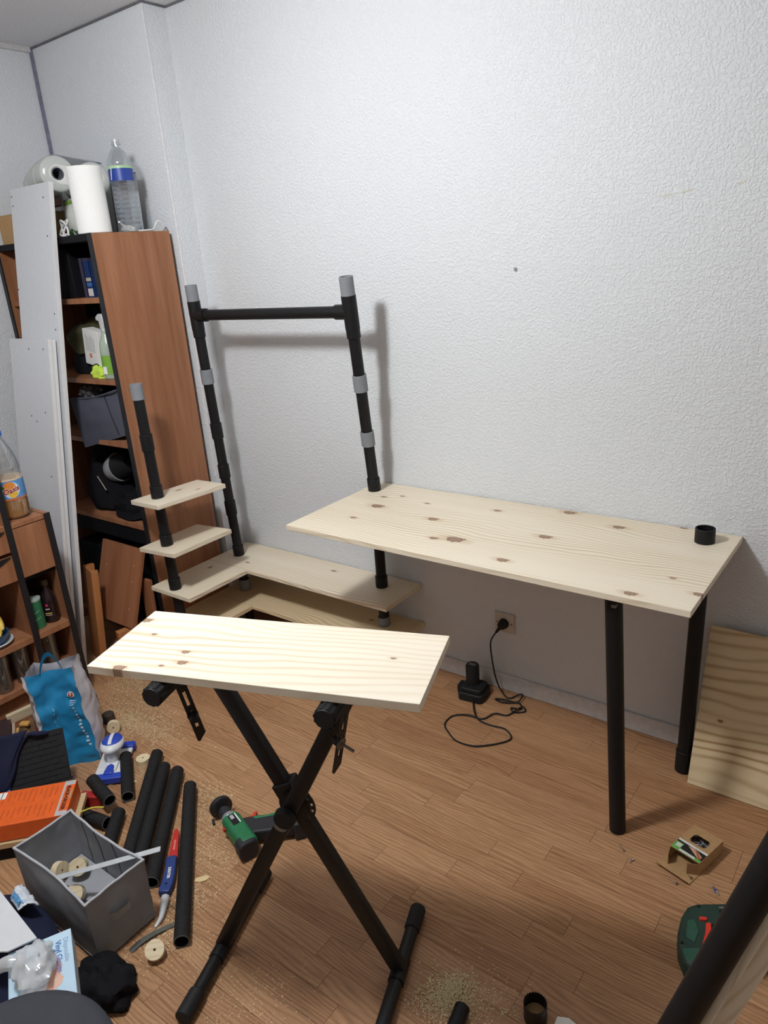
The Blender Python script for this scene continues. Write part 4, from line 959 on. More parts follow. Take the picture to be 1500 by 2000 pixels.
# lid with a rounded window
ol = rrect(LB_, DB_, 0.001, 8, LB_/2, -DB_/2); il = rrect(0.046, 0.034, 0.010, 8, LB_/2-0.002, -DB_*0.60)
m_ = len(ol); lid = MB()
for zz, fl_ in ((HB_, 0), (HB_+th, 1)):
    lid.add([(x, y, zz) for x, y in ol]+[(x, y, zz) for x, y in il], [((i, m_+i, m_+(i+1) % m_, (i+1) % m_) if not fl_ else (i, (i+1) % m_, m_+(i+1) % m_, m_+i)) for i in range(m_)])
lid.add([(x, y, HB_) for x, y in il]+[(x, y, HB_+th) for x, y in il], [(i, (i+1) % m_, m_+(i+1) % m_, m_+i) for i in range(m_)])
ld_ = obj('carton_lid', lid, M['card'], sb, T=SB, smooth=0)
def print_patch(name, x0, x1, y0, y1, c, dz=0.0016):
    obj(name, MB().box((x0, y0, HB_+0.0012), (x1, y1, HB_+dz)), plain('scr_%d_%d_%d' % c, c, 0.5), ld_, T=SB)
print_patch('black_print', 0.001, LB_-0.001, -0.038, -0.001, (34, 34, 30))
print_patch('green_print', 0.001, LB_-0.001, -0.010, -0.001, (104, 176, 84), 0.0018)
print_patch('white_print', 0.018, LB_-0.022, -0.010, -0.002, (216, 220, 212), 0.0020)
print_patch('white_band', 0.001, LB_-0.001, -0.044, -0.037, (222, 222, 216), 0.0018)
print_patch('green_corner', LB_-0.022, LB_-0.001, -0.030, -0.010, (96, 168, 76), 0.0018)
print_patch('icon_panel', LB_-0.020, LB_-0.006, -0.027, -0.012, (210, 214, 206), 0.0021)
obj('timber_print', MB().prism([(0.010, -0.010), (0.052, -0.034), (0.030, -0.036), (0.006, -0.022)], HB_+0.0012, HB_+0.0020), plain('timber_pink', (206, 166, 140), 0.5), ld_, T=SB)
obj('timber_print_edge', MB().prism([(0.010, -0.010), (0.034, -0.036), (0.030, -0.036), (0.004, -0.014)], HB_+0.0012, HB_+0.0023), plain('timber_rust', (176, 92, 58), 0.5), ld_, T=SB)
obj('front_flap', MB().box((0, 0, 0.001), (LB_+0.012, 0.044, 0.0022), Matrix.Rotation(0.03, 4, 'X')), M['card'], sb, T=SB)
obj('tuck_flap', MB().box((0.002, 0, 0), (LB_+0.008, 0.016, 0.0012), TR(0, 0.044, 0.002) @ Matrix.Rotation(0.9, 4, 'X')), M['carddark'], sb, T=SB)
obj('side_flap', MB().box((0, 0, 0.001), (0.0012, 0.030, HB_-0.002), RZ(-0.9)), M['carddark'], sb, T=SB)
obj('side_flap', MB().box((0, 0, 0.001), (0.0012, 0.028, HB_-0.002), TR(LB_, 0, 0) @ RZ(0.4)), M['carddark'], sb, T=SB)
sw = MB()
for k in range(150):
    p = V((random.uniform(0.012, LB_-0.012), random.uniform(-DB_+0.014, -0.03), random.uniform(0.006, HB_-0.006)))
    d = V((random.uniform(-1, 1), random.uniform(-1, 1), random.uniform(-0.25, 0.25))).normalized()*0.009
    sw.cyl(p-d, p+d, 0.0013, 0.0009, 5)
o = obj('screw_heap', sw, M['steel'], sb, T=SB, smooth=30); o['kind'] = 'stuff'
def screw(x, y, ang, label, z=0.0022, L=0.022):
    T = TR(x, y, z) @ RZ(ang) @ Matrix.Rotation(-0.06, 4, 'Y')
    t = thing('screw', label, 'screw', T=T, group='loose screws on the floor by the screw box')
    obj('shank', MB().cyl((0, 0, 0), (L, 0, 0), 0.0017, 0.0008, 8), M['steel'], t, T=T)
    obj('head', MB().cyl((-0.002, 0, 0), (0.002, 0, 0), 0.0042, 0.0018, 10), M['steel'], t, T=T)
screw(-0.513, -0.548, 2.5, 'loose steel screw nearest the front desk leg'); screw(-0.482, -0.567, -1.8, 'loose upright-looking steel screw between desk leg and screw box', L=0.014)
screw(-0.362, -0.584, 3.0, 'loose steel screw in front of the screw box flap'); screw(-0.335, -0.549, 2.6, 'steel screw lying inside the open flap of the screw box', 0.006, 0.014)
T = TR(-0.281, -0.547, 0.0042) @ RZ(-0.78)
t = thing('driver_bit', 'small blue and silver driver bit on the floor', 'bit', T=T)
obj('shank', MB().cyl((0, 0, 0), (0.013, 0, 0), 0.0032, None, 6), M['dull'], t, T=T)
obj('blue_ring', MB().cyl((0.009, 0, 0), (0.015, 0, 0), 0.0037, None, 12), plain('bit_blue', (60, 62, 150), 0.4), t, T=T)
obj('tip', MB().cyl((0.015, 0, 0), (0.026, 0, 0), 0.0032, 0.0012, 8), M['steel'], t, T=T)

# jigsaw body, partly behind the near pipe
JT = TR(0, 0, 0)
jp = [(-0.313, -0.725), (-0.309, -0.690), (-0.292, -0.668), (-0.25, -0.640), (-0.20, -0.607), (-0.15, -0.575), (-0.115, -0.575), (-0.085, -0.60), (-0.075, -0.65), (-0.095, -0.70), (-0.14, -0.75), (-0.185, -0.80), (-0.215, -0.838), (-0.245, -0.853), (-0.272, -0.843), (-0.295, -0.81), (-0.308, -0.77)]
t = thing('jigsaw', 'dark green power tool with red switch lying on the floor at right', 'power tool', (-0.2, -0.7, 0))
mgr = plain('tool_dark_green', (30, 56, 46), 0.55, var=0.15, nscale=60); mgr2 = plain('tool_mid_green', (40, 84, 66), 0.5)
obj('housing', MB().prism(jp, 0.0, 0.058), mgr, t, bevel=0.012, seg=3)
obj('grip_panel', MB().prism([(-0.297, -0.735), (-0.283, -0.722), (-0.266, -0.750), (-0.266, -0.785), (-0.287, -0.780)], 0.0578, 0.0605), mgr2, t, bevel=0.002)
obj('grip_panel', MB().prism([(-0.285, -0.815), (-0.255, -0.795), (-0.225, -0.825), (-0.25, -0.845), (-0.272, -0.838)], 0.0578, 0.0605), mgr2, t, bevel=0.002)
obj('handle_opening', MB().prism([(-0.246, -0.712), (-0.215, -0.690), (-0.165, -0.725), (-0.195, -0.785), (-0.228, -0.795), (-0.236, -0.755)], 0.0575, 0.0588), M['black'], t)
obj('trigger', MB().prism([(-0.258, -0.722), (-0.248, -0.716), (-0.238, -0.750), (-0.240, -0.788), (-0.250, -0.785), (-0.252, -0.752)], 0.056, 0.066), plain('switch_red', (210, 52, 36), 0.45), t, bevel=0.002)
obj('lock_button', MB().prism(rrect(0.018, 0.009, 0.004, 3), 0.056, 0.063, TR(-0.267, -0.711, 0) @ RZ(0.5)), plain('switch_red', (210, 52, 36), 0.45), t, bevel=0.001)
for k in range(3):
    obj('vent_bar', MB().box((-0.022, -0.0025, 0), (0.022, 0.0025, 0.0615), TR(-0.225+0.004*k, -0.648-0.010*k, 0) @ RZ(0.55)), M['steel'] if k != 1 else M['black'], t)
for k in range(4):
    obj('grip_bump', MB().cyl((-0.225+0.027*k, -0.618+0.0165*k, 0.008), (-0.225+0.027*k, -0.618+0.0165*k, 0.050), 0.009, None, 14), mgr2, t, bevel=0.003)
for (x, y) in ((-0.285, -0.68), (-0.20, -0.685), (-0.235, -0.80), (-0.290, -0.80), (-0.247, -0.775)):
    obj('housing_screw', MB().cyl((x, y, 0.056), (x, y, 0.0592), 0.0035, None, 10), M['black'], t)

# pipe and battens leaning close to the camera
PD = V((0.069, 0.030, 0.247)).normalized()
pb = V((-0.327, -1.491, 0.004)); pt_ = pb + PD*1.32
obj('loose_pipe', MB().pipe(pb, pt_, 0.0203, 0.0175, 32), M['black'], label='long black plastic pipe leaning in the near right corner', cat='pipe')
side_v = (r2 - PD*r2.dot(PD)).normalized()
for k, (off, lab) in enumerate(((0.034, 'pine batten directly beside the near black pipe'), (0.062, 'outer pine batten at the bottom right edge'))):
    c0 = pb + side_v*off + V((0, 0, 0.012))
    T = FR(c0, PD, side_v) @ Matrix.Rotation(0.70, 4, 'X')
    obj('pine_batten', MB().box((0, -0.0095, -0.0095), (1.25, 0.0095, 0.0095)), pine_mat('pine_batten_%d' % k, (), 11+k*3), T=T, bevel=0.0008, label=lab, cat='batten')

# hole saw, black sleeve, paper scrap at the bottom edge
T = TR(-0.512, -1.108, 0.0)
t = thing('hole_saw', 'black hole saw cup standing teeth up with a wood plug inside', 'hole saw', T=T)
mb = MB(); n = 48; vs = []
for r, z0 in ((0.0255, 0), (0.0255, 0.0425), (0.024, 0.0425), (0.024, 0.004)):
    for i in range(n): vs.append((r*math.cos(2*PI*i/n), r*math.sin(2*PI*i/n), z0 + (0.0035 if (z0 > 0.03 and i % 2) else 0)))
mb.add(vs, [(k*n+i, k*n+(i+1) % n, (k+1)*n+(i+1) % n, (k+1)*n+i) for k in range(3) for i in range(n)])
mb.add(vs[:n], [tuple(range(n))[::-1]])
obj('cup', mb, M['blackmetal'], t, T=T, smooth=30)
obj('wood_plug', MB().cyl((0, 0, 0.004), (0, 0, 0.014), 0.0235, None, 28), plain('raw_wood', (150, 118, 82), 0.8), t, T=T)
T = FR(V((-0.650, -1.188, 0.0175)), V((0.18, -0.98, 0.0)))
obj('pipe_offcut', MB().pipe((0, 0, 0), (0.09, 0, 0), 0.0172, 0.015, 28), M['black'], T=T, label='short black pipe offcut by the sawdust at the bottom edge', cat='pipe')
obj('paper_scrap', MB().prism([(-0.03, 0.012), (-0.008, 0.022), (0.02, 0.016), (0.036, -0.004), (0.03, -0.04), (-0.01, -0.05), (-0.028, -0.02)], 0, 0.0012), M['paper'], T=TR(-0.442, -1.092, 0.0004), label='torn white paper scrap on the floor by the hole saw', cat='paper')

# ------------------------------------------------------------------ drill
DT = FR(V((-1.596, -1.062, 0.0)), V((0.235, -0.078, 0))) @ Matrix.Scale(0.92, 4)
dr = thing('drill', 'green cordless drill with a hole saw lying behind the X stand', 'drill', T=DT)
AXZ = 0.040
mg = plain('drill_green', (34, 112, 70), 0.45, var=0.1); mgd = plain('drill_rubber', (34, 34, 40), 0.6)
mb = MB().cyl((0, 0, AXZ), (0.014, 0, AXZ), 0.0385, None, 36).cyl((0.014, 0, AXZ), (0.017, 0, AXZ), 0.0385, 0.03, 36)
obj('hole_saw_plate', mb, plain('hole_saw_black', (32, 34, 40), 0.45), dr, T=DT, bevel=0.001)
obj('blue_insert', MB().cyl((-0.0008, 0, AXZ), (0.0002, 0, AXZ), 0.035, None, 32), plain('saw_blue', (46, 66, 130), 0.5), dr, T=DT)
obj('chuck', MB().cyl((0.017, 0, AXZ), (0.034, 0, AXZ), 0.010, 0.016, 20).cyl((0.034, 0, AXZ), (0.072, 0, AXZ), 0.0205, 0.0225, 24), mgd, dr, T=DT, bevel=0.001)
obj('chuck_key', MB().cyl((0.012, -0.036, 0.010), (0.030, -0.040, 0.006), 0.004, None, 8), mgd, dr, T=DT)
obj('torque_ring', MB().cyl((0.072, 0, AXZ), (0.090, 0, AXZ), 0.0265, 0.0285, 28), plain('silver_ring', (176, 178, 182), 0.3, 0.5), dr, T=DT, bevel=0.002)
body = MB().prism(rrect(0.066, 0.062, 0.020, 5), 0.090, 0.235, TR(0, 0, AXZ-0.002) @ Matrix.Rotation(PI/2, 4, 'Y'))
bd = obj('motor_housing', body, mg, dr, T=DT, bevel=0.006, seg=3)
obj('rear_cap', MB().prism(rrect(0.066, 0.064, 0.020, 5), 0.205, 0.246, TR(0, -0.006, AXZ-0.003) @ Matrix.Rotation(PI/2, 4, 'Y')), mgd, dr, T=DT, bevel=0.006)
obj('name_plate', MB().box((0.100, -0.012, AXZ+0.0290), (0.150, 0.016, AXZ+0.0318)), plain('plate_black', (26, 26, 30), 0.35), bd, T=DT)
obj('plate_stripe', MB().box((0.100, 0.010, AXZ+0.0318), (0.150, 0.0145, AXZ+0.0324)), plain('stripe_pale', (206, 224, 214), 0.4), bd, T=DT)
for k in range(4):
    obj('plate_print', MB().box((0.103+0.005*k, -0.007, AXZ+0.0318), (0.1065+0.005*k, 0.004, AXZ+0.0324)), plain('print_white', (214, 210, 220), 0.5), bd, T=DT)
for k in range(4):
    obj('vent_slot', MB().box((0.160+0.011*k, -0.014, AXZ+0.0275), (0.1645+0.011*k, 0.016, AXZ+0.0293)), plain('slot_dark', (10, 26, 18), 0.7), bd, T=DT)
obj('direction_switch', MB().box((0.105, -0.037, AXZ-0.008), (0.118, -0.031, AXZ+0.004)), plain('switch_red', (210, 52, 36)), dr, T=DT, bevel=0.001)
hp = [(0.115, 0.028), (0.195, 0.022), (0.225, 0.075), (0.255, 0.135), (0.262, 0.165), (0.195, 0.190), (0.178, 0.150), (0.160, 0.090), (0.128, 0.055)]
obj('handle', MB().prism(hp, 0.016, 0.056), mgd, dr, T=DT, bevel=0.007, seg=3)
obj('handle_insert', MB().prism([(0.133, 0.058), (0.150, 0.060), (0.178, 0.120), (0.190, 0.165), (0.178, 0.166), (0.160, 0.100)], 0.014, 0.058), mg, dr, T=DT, bevel=0.002)
obj('trigger', MB().prism([(0.118, 0.034), (0.130, 0.036), (0.128, 0.072), (0.112, 0.086), (0.108, 0.078), (0.118, 0.062)], 0.026, 0.048), plain('switch_red', (210, 52, 36)), dr, T=DT, bevel=0.002)
obj('battery_foot', MB().prism([(0.185, 0.165), (0.268, 0.140), (0.282, 0.185), (0.200, 0.212)], 0.002, 0.066), mgd, dr, T=DT, bevel=0.006)

# ------------------------------------------------------------------ loose black pipes
def lp(p, q, label, z0=0.0205, z1=None, mat='blackdust'):
    p = V((p[0], p[1], z0)); q = V((q[0], q[1], z0 if z1 is None else z1))
    t = thing('loose_pipe', label, 'pipe', ((p.x+q.x)/2, (p.y+q.y)/2, 0), 'cut black pipes on the floor')
    obj('tube', MB().pipe(p, q, 0.0203, 0.0172, 28), M[mat], t)
    d = (q-p).normalized()
    obj('sawn_rim', MB().pipe(q, q+d*0.0006, 0.0203, 0.0172, 28), plain('sawn_grey', (108, 108, 108), 0.8), t)
lp((-1.770, -1.041), (-1.322, -1.433), 'long black pipe lying nearest the drill')
lp((-1.868, -1.014), (-1.545, -1.359), 'long black pipe left of the red and blue saw')
lp((-1.925, -1.025), (-1.606, -1.366), 'long black pipe in the middle of the bundle')
lp((-2.005, -0.995), (-1.668, -1.355), 'long black pipe with the farthest end, at the left of the bundle')
lp((-2.092, -1.062), (-1.905, -1.185), 'short black pipe standing out beside the blue and white hand sander', 0.0205)
lp((-1.868, -1.243), (-1.762, -1.356), 'short black pipe pressed between the bundle and the grey fabric box')
lp((-2.030, -1.225), (-1.905, -1.245), 'short black pipe crossing in front of the hand sander', 0.062, 0.050)
lp((-1.990, -1.318), (-1.858, -1.292), 'short open-ended black pipe behind the grey fabric box', 0.0205)

# saw between the pipes
T = FR(V((-1.660, -1.180, 0.001)), V((0.715, -0.699, 0)))
t = thing('hand_saw', 'small saw with blue handle in a red sheath between the pipes', 'saw', T=T)
obj('sheath', MB().prism([(0, -0.003), (0.010, -0.010), (0.13, -0.015), (0.13, 0.013), (0.02, 0.006)], 0.004, 0.012), plain('sheath_red', (190, 46, 40), 0.45), t, T=T, bevel=0.001)
obj('handle', MB().prism([(0.12, -0.014), (0.135, -0.020), (0.16, -0.016), (0.20, -0.019), (0.245, -0.026), (0.252, 0.004), (0.225, 0.012), (0.19, 0.014), (0.15, 0.013), (0.12, 0.012)], 0.0, 0.022), plain('handle_blue', (38, 60, 122), 0.45), t, T=T, bevel=0.004)
tm = text_mb('DEXTER', 0.011, 0.0002, 'CENTER', 0.0003)
obj('lettering', tm, M['paper'], t, T=T @ TR(0.185, -0.006, 0.0222))
obj('hang_hole', MB().cyl((0.222, -0.006, 0.021), (0.222, -0.006, 0.0224), 0.004, None, 10), plain('hole_navy', (14, 18, 40), 0.8), t, T=T)
obj('sheath_print', MB().box((0.05, -0.004, 0.012), (0.09, 0.001, 0.0123)), plain('print_rose', (214, 120, 110), 0.5), t, T=T)
obj('plastic_twist', MB().sweep(catmull([(-1.478, -1.365, 0.012), (-1.452, -1.392, 0.014), (-1.436, -1.412, 0.010), (-1.428, -1.437, 0.006)], 5), lambda u: 0.011*(1-0.75*u)+0.001, 8), clear_mat('twist_film', (0.85, 0.86, 0.9), 0.15, 0.2, 0.6), smooth=50,
    label='twisted clear plastic wrapper below the blue saw handle', cat='wrapping')
obj('saw_blade', MB().grid(lambda u, v: (-1.404-0.030*math.sin(u*1.5)+0.016*v, -1.400-0.115*u, 0.0015+0.006*math.sin(u*3)), 12, 1), plain('grey_blade', (112, 116, 110), 0.4, 0.5), label='thin grey blade curving from under the grey fabric box', cat='blade')

# ------------------------------------------------------------------ wooden discs
M['disc'] = pine_mat('pine_disc', (), 5.0, light=(228, 212, 178), dark=(206, 182, 138), period=0.012)
mhole = plain('disc_hole', (70, 48, 30), 0.9)
dsc = []
def wood_disc(c, nrm, label, r=0.0235, th=0.020, group='wooden hole-saw discs'):
    nrm = V(nrm).normalized(); x = nrm.orthogonal().normalized(); T = FR(c, x, nrm)
    t = thing('wood_disc', label, 'disc', T=T, group=group)
    if not dsc:
        n = 32; ri = 0.0032; vs = []
        for rr, zz in ((r, -th/2), (r, th/2), (ri, th/2), (ri, -th/2)):
            vs += [(rr*math.cos(2*PI*i/n), rr*math.sin(2*PI*i/n), zz) for i in range(n)]
        mb = MB(); mb.add(vs, [(k*n+i, k*n+(i+1) % n, ((k+1) % 4)*n+(i+1) % n, ((k+1) % 4)*n+i) for k in range(4) for i in range(n)])
        dsc.append(obj('disc_body', mb, M['disc'], t, T=T, smooth=40))
        dsc.append(obj('center_hole', MB().cyl((0, 0, -th/2+0.001), (0, 0, th/2-0.002), 0.0031, None, 12), mhole, t, T=T))
    else:
        share(dsc[0], 'disc_body', t, T); share(dsc[1], 'center_hole', t, T)
wood_disc((-1.357, -1.487, 0.0225), (0.42, -0.30, 0.86), 'wooden disc on the floor in front of the grey fabric box')
wood_disc((-2.280, -0.985, 0.0240), (0.55, -0.45, 0.06), 'wooden disc standing on edge beside the shopping bag')
wood_disc((-2.031, -1.036, 0.0105), (0.0, 0.0, 1), 'wooden disc lying flat behind the long pipes')
obj('dark_bung', MB().cyl((-2.36, -0.955, 0), (-2.36, -0.955, 0.035), 0.024, 0.022, 24), plain('dark_bung', (62, 52, 44), 0.7), label='dark round bung behind the wooden disc by the shopping bag', cat='disc', bevel=0.002)

# ------------------------------------------------------------------ grey fabric box with discs
GX0, GX1, GY0, GY1, GH = -1.792, -1.452, -1.582, -1.412, 0.192
gb = thing('fabric_box', 'open grey fabric storage box on the floor holding wooden discs', 'box', ((GX0+GX1)/2, (GY0+GY1)/2, 0))
mfo = fabric_mat('grey_felt_outer', (146, 146, 148), 800, 0.3, 0.1); mfi = fabric_mat('grey_felt_inner', (158, 160, 166), 800, 0.3, 0.1)
cor = [(GX0, GY0), (GX1, GY0), (GX1, GY1), (GX0, GY1)]
for k, nm in enumerate(('front_side', 'right_side', 'rear_side', 'left_side')):
    a, b = V((*cor[k], 0)), V((*cor[(k+1) % 4], 0)); nrm = V(((b-a).y, -(b-a).x, 0)).normalized()
    def f(u, v, a=a, b=b, nrm=nrm, k=k, lift=0.0):
        cc = (a+b)/2; tap = 0.035*(1-v)
        p = a.lerp(b, u); p = p + (V(((GX0+GX1)/2, (GY0+GY1)/2, 0))-p)*tap
        bul = 0.007*math.sin(PI*u)*math.sin(PI*v) - 0.010*math.sin(PI*u)*v*(1 if k in (0, 2) else 0.4)
        w_ = 0.0022*noise.noise(V((u*6+k*9, v*5, 2)))
        p = p + nrm*(bul+w_-lift); p.z = 0.004+GH*v; return tuple(p)
    o = obj(nm, MB().grid(f, 22, 12), mfo, gb, smooth=60)
    obj('lining', MB().grid(lambda u, v: f(u, v, lift=0.0035), 22, 12), mfi, o, smooth=60)
    obj('rim_piping', MB().sweep([V(f(i/16, 1.0, lift=0.0018)) for i in range(17)], 0.0034, 8), plain('rim_grey', (176, 178, 182), 0.8), o, smooth=60)
    if k in (0, 1): obj('foot_piping', MB().sweep([V(f(i/16, 0.03)) for i in range(17)], 0.0025, 6), mfo, o, smooth=60)
    if k == 2:
        for u0 in (0.38, 0.62, 0.82): obj('lining_seam', MB().sweep([V(f(u0, j/8, lift=0.0042)) for j in range(9)], 0.0010, 6), plain('seam_dark', (78, 80, 86), 0.9), o, smooth=60)
        rear_f = f
    if k == 1: right_f = f
obj('bottom', MB().box((GX0+0.010, GY0+0.008, 0.030), (GX1-0.010, GY1-0.008, 0.048)), mfi, gb)
obj('strap_handle', MB().grid(lambda u, v: tuple(V(right_f(0.30+0.32*u, 0.52+0.14*v))+V((0.004+0.016*math.sin(PI*u)**0.6*(0.5+0.5*v), 0, 0.004*math.sin(PI*u)))), 14, 3), plain('strap_grey', (156, 156, 158), 0.85), gb, smooth=60)
for c, nr, lab in (((-1.705, -1.468, 0.084), (0.55, -0.60, 0.58), 'wooden disc on top of the pile in the grey box, its face turned up'),
                   ((-1.745, -1.502, 0.078), (0.80, 0.25, 0.20), 'wooden disc standing on edge in the grey box'),
                   ((-1.752, -1.545, 0.066), (0.5, 0.4, 0.75), 'wooden disc in the left front corner of the grey box'),
                   ((-1.690, -1.552, 0.060), (0.1, 0.15, 0.98), 'wooden disc lying low by the front side of the grey box'),
                   ((-1.640, -1.520, 0.070), (0.30, -0.50, 0.72), 'wooden disc beside the black hole saw in the grey box')):
    wood_disc(c, nr, lab)
T = FR(V((-1.640, -1.556, 0.068)), V((0.93, 0.36, 0.02)))
t = thing('hole_saw', 'black cylindrical hole saw lying in the grey box', 'hole saw', T=T)
obj('cup', MB().cyl((0, 0, 0), (0.105, 0, 0), 0.0185, None, 28), M['blackmetal'], t, T=T, bevel=0.001)
obj('steel_band', MB().cyl((0.070, 0, 0), (0.076, 0, 0), 0.0188, None, 28), M['dull'], t, T=T)
obj('toothed_rim', MB().pipe((0.105, 0, 0), (0.110, 0, 0), 0.0185, 0.0165, 28), M['dull'], t, T=T)
obj('wire_scrap', MB().sweep(catmull([(-1.730, -1.525, 0.075), (-1.71, -1.530, 0.09), (-1.695, -1.517, 0.08), (-1.68, -1.529, 0.092), (-1.668, -1.522, 0.08), (-1.685, -1.542, 0.085)], 5), 0.0016, 6), M['dull'], label='tangled dark wire among the discs in the grey box', cat='wire', smooth=60)
p0, p1 = V((-1.705, -1.545, 0.106)), V((-1.425, -1.378, 0.218)); dd = p1-p0
obj('plastic_ruler', MB().box((0, -0.0065, -0.001), (dd.length, 0.0065, 0.001)), plain('pale_plastic', (196, 200, 204), 0.4), T=FR(p0, dd, V((0.2, -0.5, 1))), bevel=0.0004, label='pale flat plastic strip sticking out over the rim of the grey box', cat='strip')

# ------------------------------------------------------------------ hand sander
T = FR(V((-2.040, -1.171, 0.018)), V((-0.68, 0.733, 0.0)))
hs = thing('hand_sander', 'blue and white hand sander lying on the floor by the shopping bag', 'sander', T=T)
wp = plain('white_plastic', (220, 222, 224), 0.4); bp_ = plain('blue_plastic', (42, 70, 176), 0.4)
obj('sole', MB().box((-0.002, -0.050, -0.018), (0.192, 0.050, -0.008)), plain('sanding_sole', (112, 76, 66), 0.8), hs, T=T)
obj('base_plate', MB().prism(rrect(0.190, 0.100, 0.006, 3, 0.095, 0), -0.008, 0.004), wp, hs, T=T, bevel=0.002)
for x0 in (0.0, 0.168): obj('clamp_bar', MB().prism(rrect(0.030, 0.112, 0.007, 3, x0+0.006, 0), -0.012, 0.012), bp_, hs, T=T, bevel=0.003)
obj('lever', MB().prism([(0.012, -0.016), (0.055, -0.012), (0.066, 0), (0.055, 0.012), (0.012, 0.016)], 0.008, 0.017), bp_, hs, T=T, bevel=0.003)
obj('stem', MB().prism(rrect(0.055, 0.042, 0.010, 3, 0.062, 0), 0.004, 0.012).prism(rrect(0.075, 0.036, 0.012, 3, 0.110, 0), 0.004, 0.045), wp, hs, T=T, bevel=0.003)
kn_ = obj('knob', blob(MB(), (0.115, 0, 0.060), (0.052, 0.040, 0.022), 2, 0.02, 1, 28, 16, flat=False), wp, hs, T=T, smooth=60)
obj('knob_cover', blob(MB(), (0.118, 0, 0.064), (0.047, 0.0365, 0.0205), 2, 0.02, 1, 28, 16, flat=False), bp_, kn_, T=T, smooth=60)
obj('knob_stripe', MB().grid(lambda u, v: (0.085+0.066*u, -0.006+0.012*v, 0.0642+0.0213*math.sqrt(max(0.02, 1-((0.085+0.066*u-0.118)/0.047)**2))), 12, 2), wp, kn_, T=T, smooth=60)

# ------------------------------------------------------------------ orange tool case on a board
u_ = V((-0.68, -0.733, 0)); K = V((-1.998, -1.285, 0))
OT = FR(K, u_)                # x: away to the left border, y: = z x u
sy = -1 if (V((0, 0, 1)).cross(u_)).dot(V((0.733, -0.68, 0))) < 0 else 1
def oy(a, b): return (min(sy*a, sy*b), max(sy*a, sy*b))
y0, y1 = oy(-0.006, 0.166)
obj('black_case', MB().box((0.02, y0+0.01, 0), (0.33, y1-0.006, 0.044)), M['darkback'], T=OT, bevel=0.004, label='flat black case under the beige board and orange box', cat='case')
obj('beige_board', MB().box((-0.016, y0, 0.0445), (0.345, y1, 0.0615)), pine_mat('beige_board', (), 8.8, light=(206, 180, 140), dark=(180, 148, 104)), T=OT, bevel=0.001, label='beige wooden board under the orange box', cat='board')
ob = thing('orange_box', 'flat orange printed cardboard box with silver band and black lettering', 'box', T=OT)
mor = plain('orange_card', (226, 98, 36), 0.5, var=0.06)
ya, yb2 = oy(0.0, 0.158)
obj('carton_body', MB().box((0, ya, 0.065), (0.335, yb2, 0.120)), mor, ob, T=OT, bevel=0.001)
obj('silver_band', MB().box((0.002, ya+0.001, 0.120), (0.034, yb2-0.001, 0.1204)), plain('silver_print', (186, 184, 186), 0.35), ob, T=OT)
yc, yd = oy(0.022, 0.138)
obj('name_panel', MB().box((0.001, yc, 0.1204), (0.027, yd, 0.1208)), mor, ob, T=OT)
yc, yd = oy(0.045, 0.090)
obj('worn_patch', MB().box((0.002, yc, 0.1208), (0.009, yd, 0.1211)), M['card'], ob, T=OT)
tm = text_mb('BLACK+DECKER', 0.0145, 0.0002, 'CENTER', 0.0006)
# lettering runs across the band, from the far corner towards the camera
TT = OT @ Matrix.Translation(V((0.0235, sy*0.080, 0.1210)))
wdir = V((0.733, -0.68, 0)); TX = FR(TT.translation, wdir)
obj('lettering', tm, plain('letter_black', (40, 20, 16), 0.5), ob, T=TX @ TR(0, 0.002, 0))
rs_ = random.Random(5)
for row in range(16):
    xx = 0.052+0.0155*row
    for seg_ in range(2):
        l_ = rs_.uniform(0.025, 0.058); s0 = 0.014+0.074*seg_
        yc, yd = oy(s0, s0+l_)
        obj('print_line', MB().box((xx, yc, 0.1200), (xx+0.0022, yd, 0.1203)), plain('print_rust', (176, 74, 30), 0.6), ob, T=OT)
yc, yd = oy(0.006, 0.036)
obj('price_sticker', MB().box((0.205, yc, 0.120), (0.232, yd, 0.1206)), M['paper'], ob, T=OT)
obj('sticker_bar', MB().box((0.216, yc, 0.1206), (0.2185, yd, 0.1209)), M['hole'], ob, T=OT)
obj('sticker_red', MB().box((0.232, yc, 0.120), (0.25, yd, 0.1206)), plain('flag_red', (182, 42, 52)), ob, T=OT)
obj('red_block', MB().prism([(0, 0), (0.075, 0.004), (0.080, 0.030), (0.004, 0.034)], 0.0, 0.038), plain('block_red', (176, 42, 40), 0.45), T=FR(V((-2.030, -1.285, 0.0)), V((0.86, 0.5, 0))) @ TR(0, -0.005, 0.0005), bevel=0.003, label='red plastic block beside the orange box corner', cat='block')
obj('yellow_wire', MB().sweep(catmull([(-1.945, -1.352, 0.055), (-1.925, -1.325, 0.060), (-1.905, -1.300, 0.064), (-1.880, -1.280, 0.062)], 5), 0.0026, 6), plain('yellow_wire', (222, 214, 70), 0.5), label='short yellow wire stub behind the grey fabric box', cat='wire', smooth=60)
obj('grip_tool', blob(MB(), (-1.955, -1.345, 0.014), (0.045, 0.03, 0.034), 9, 0.3, 2.5), plain('dark_maroon', (58, 38, 40), 0.6), label='small dark maroon tool grip behind the grey fabric box', cat='tool')

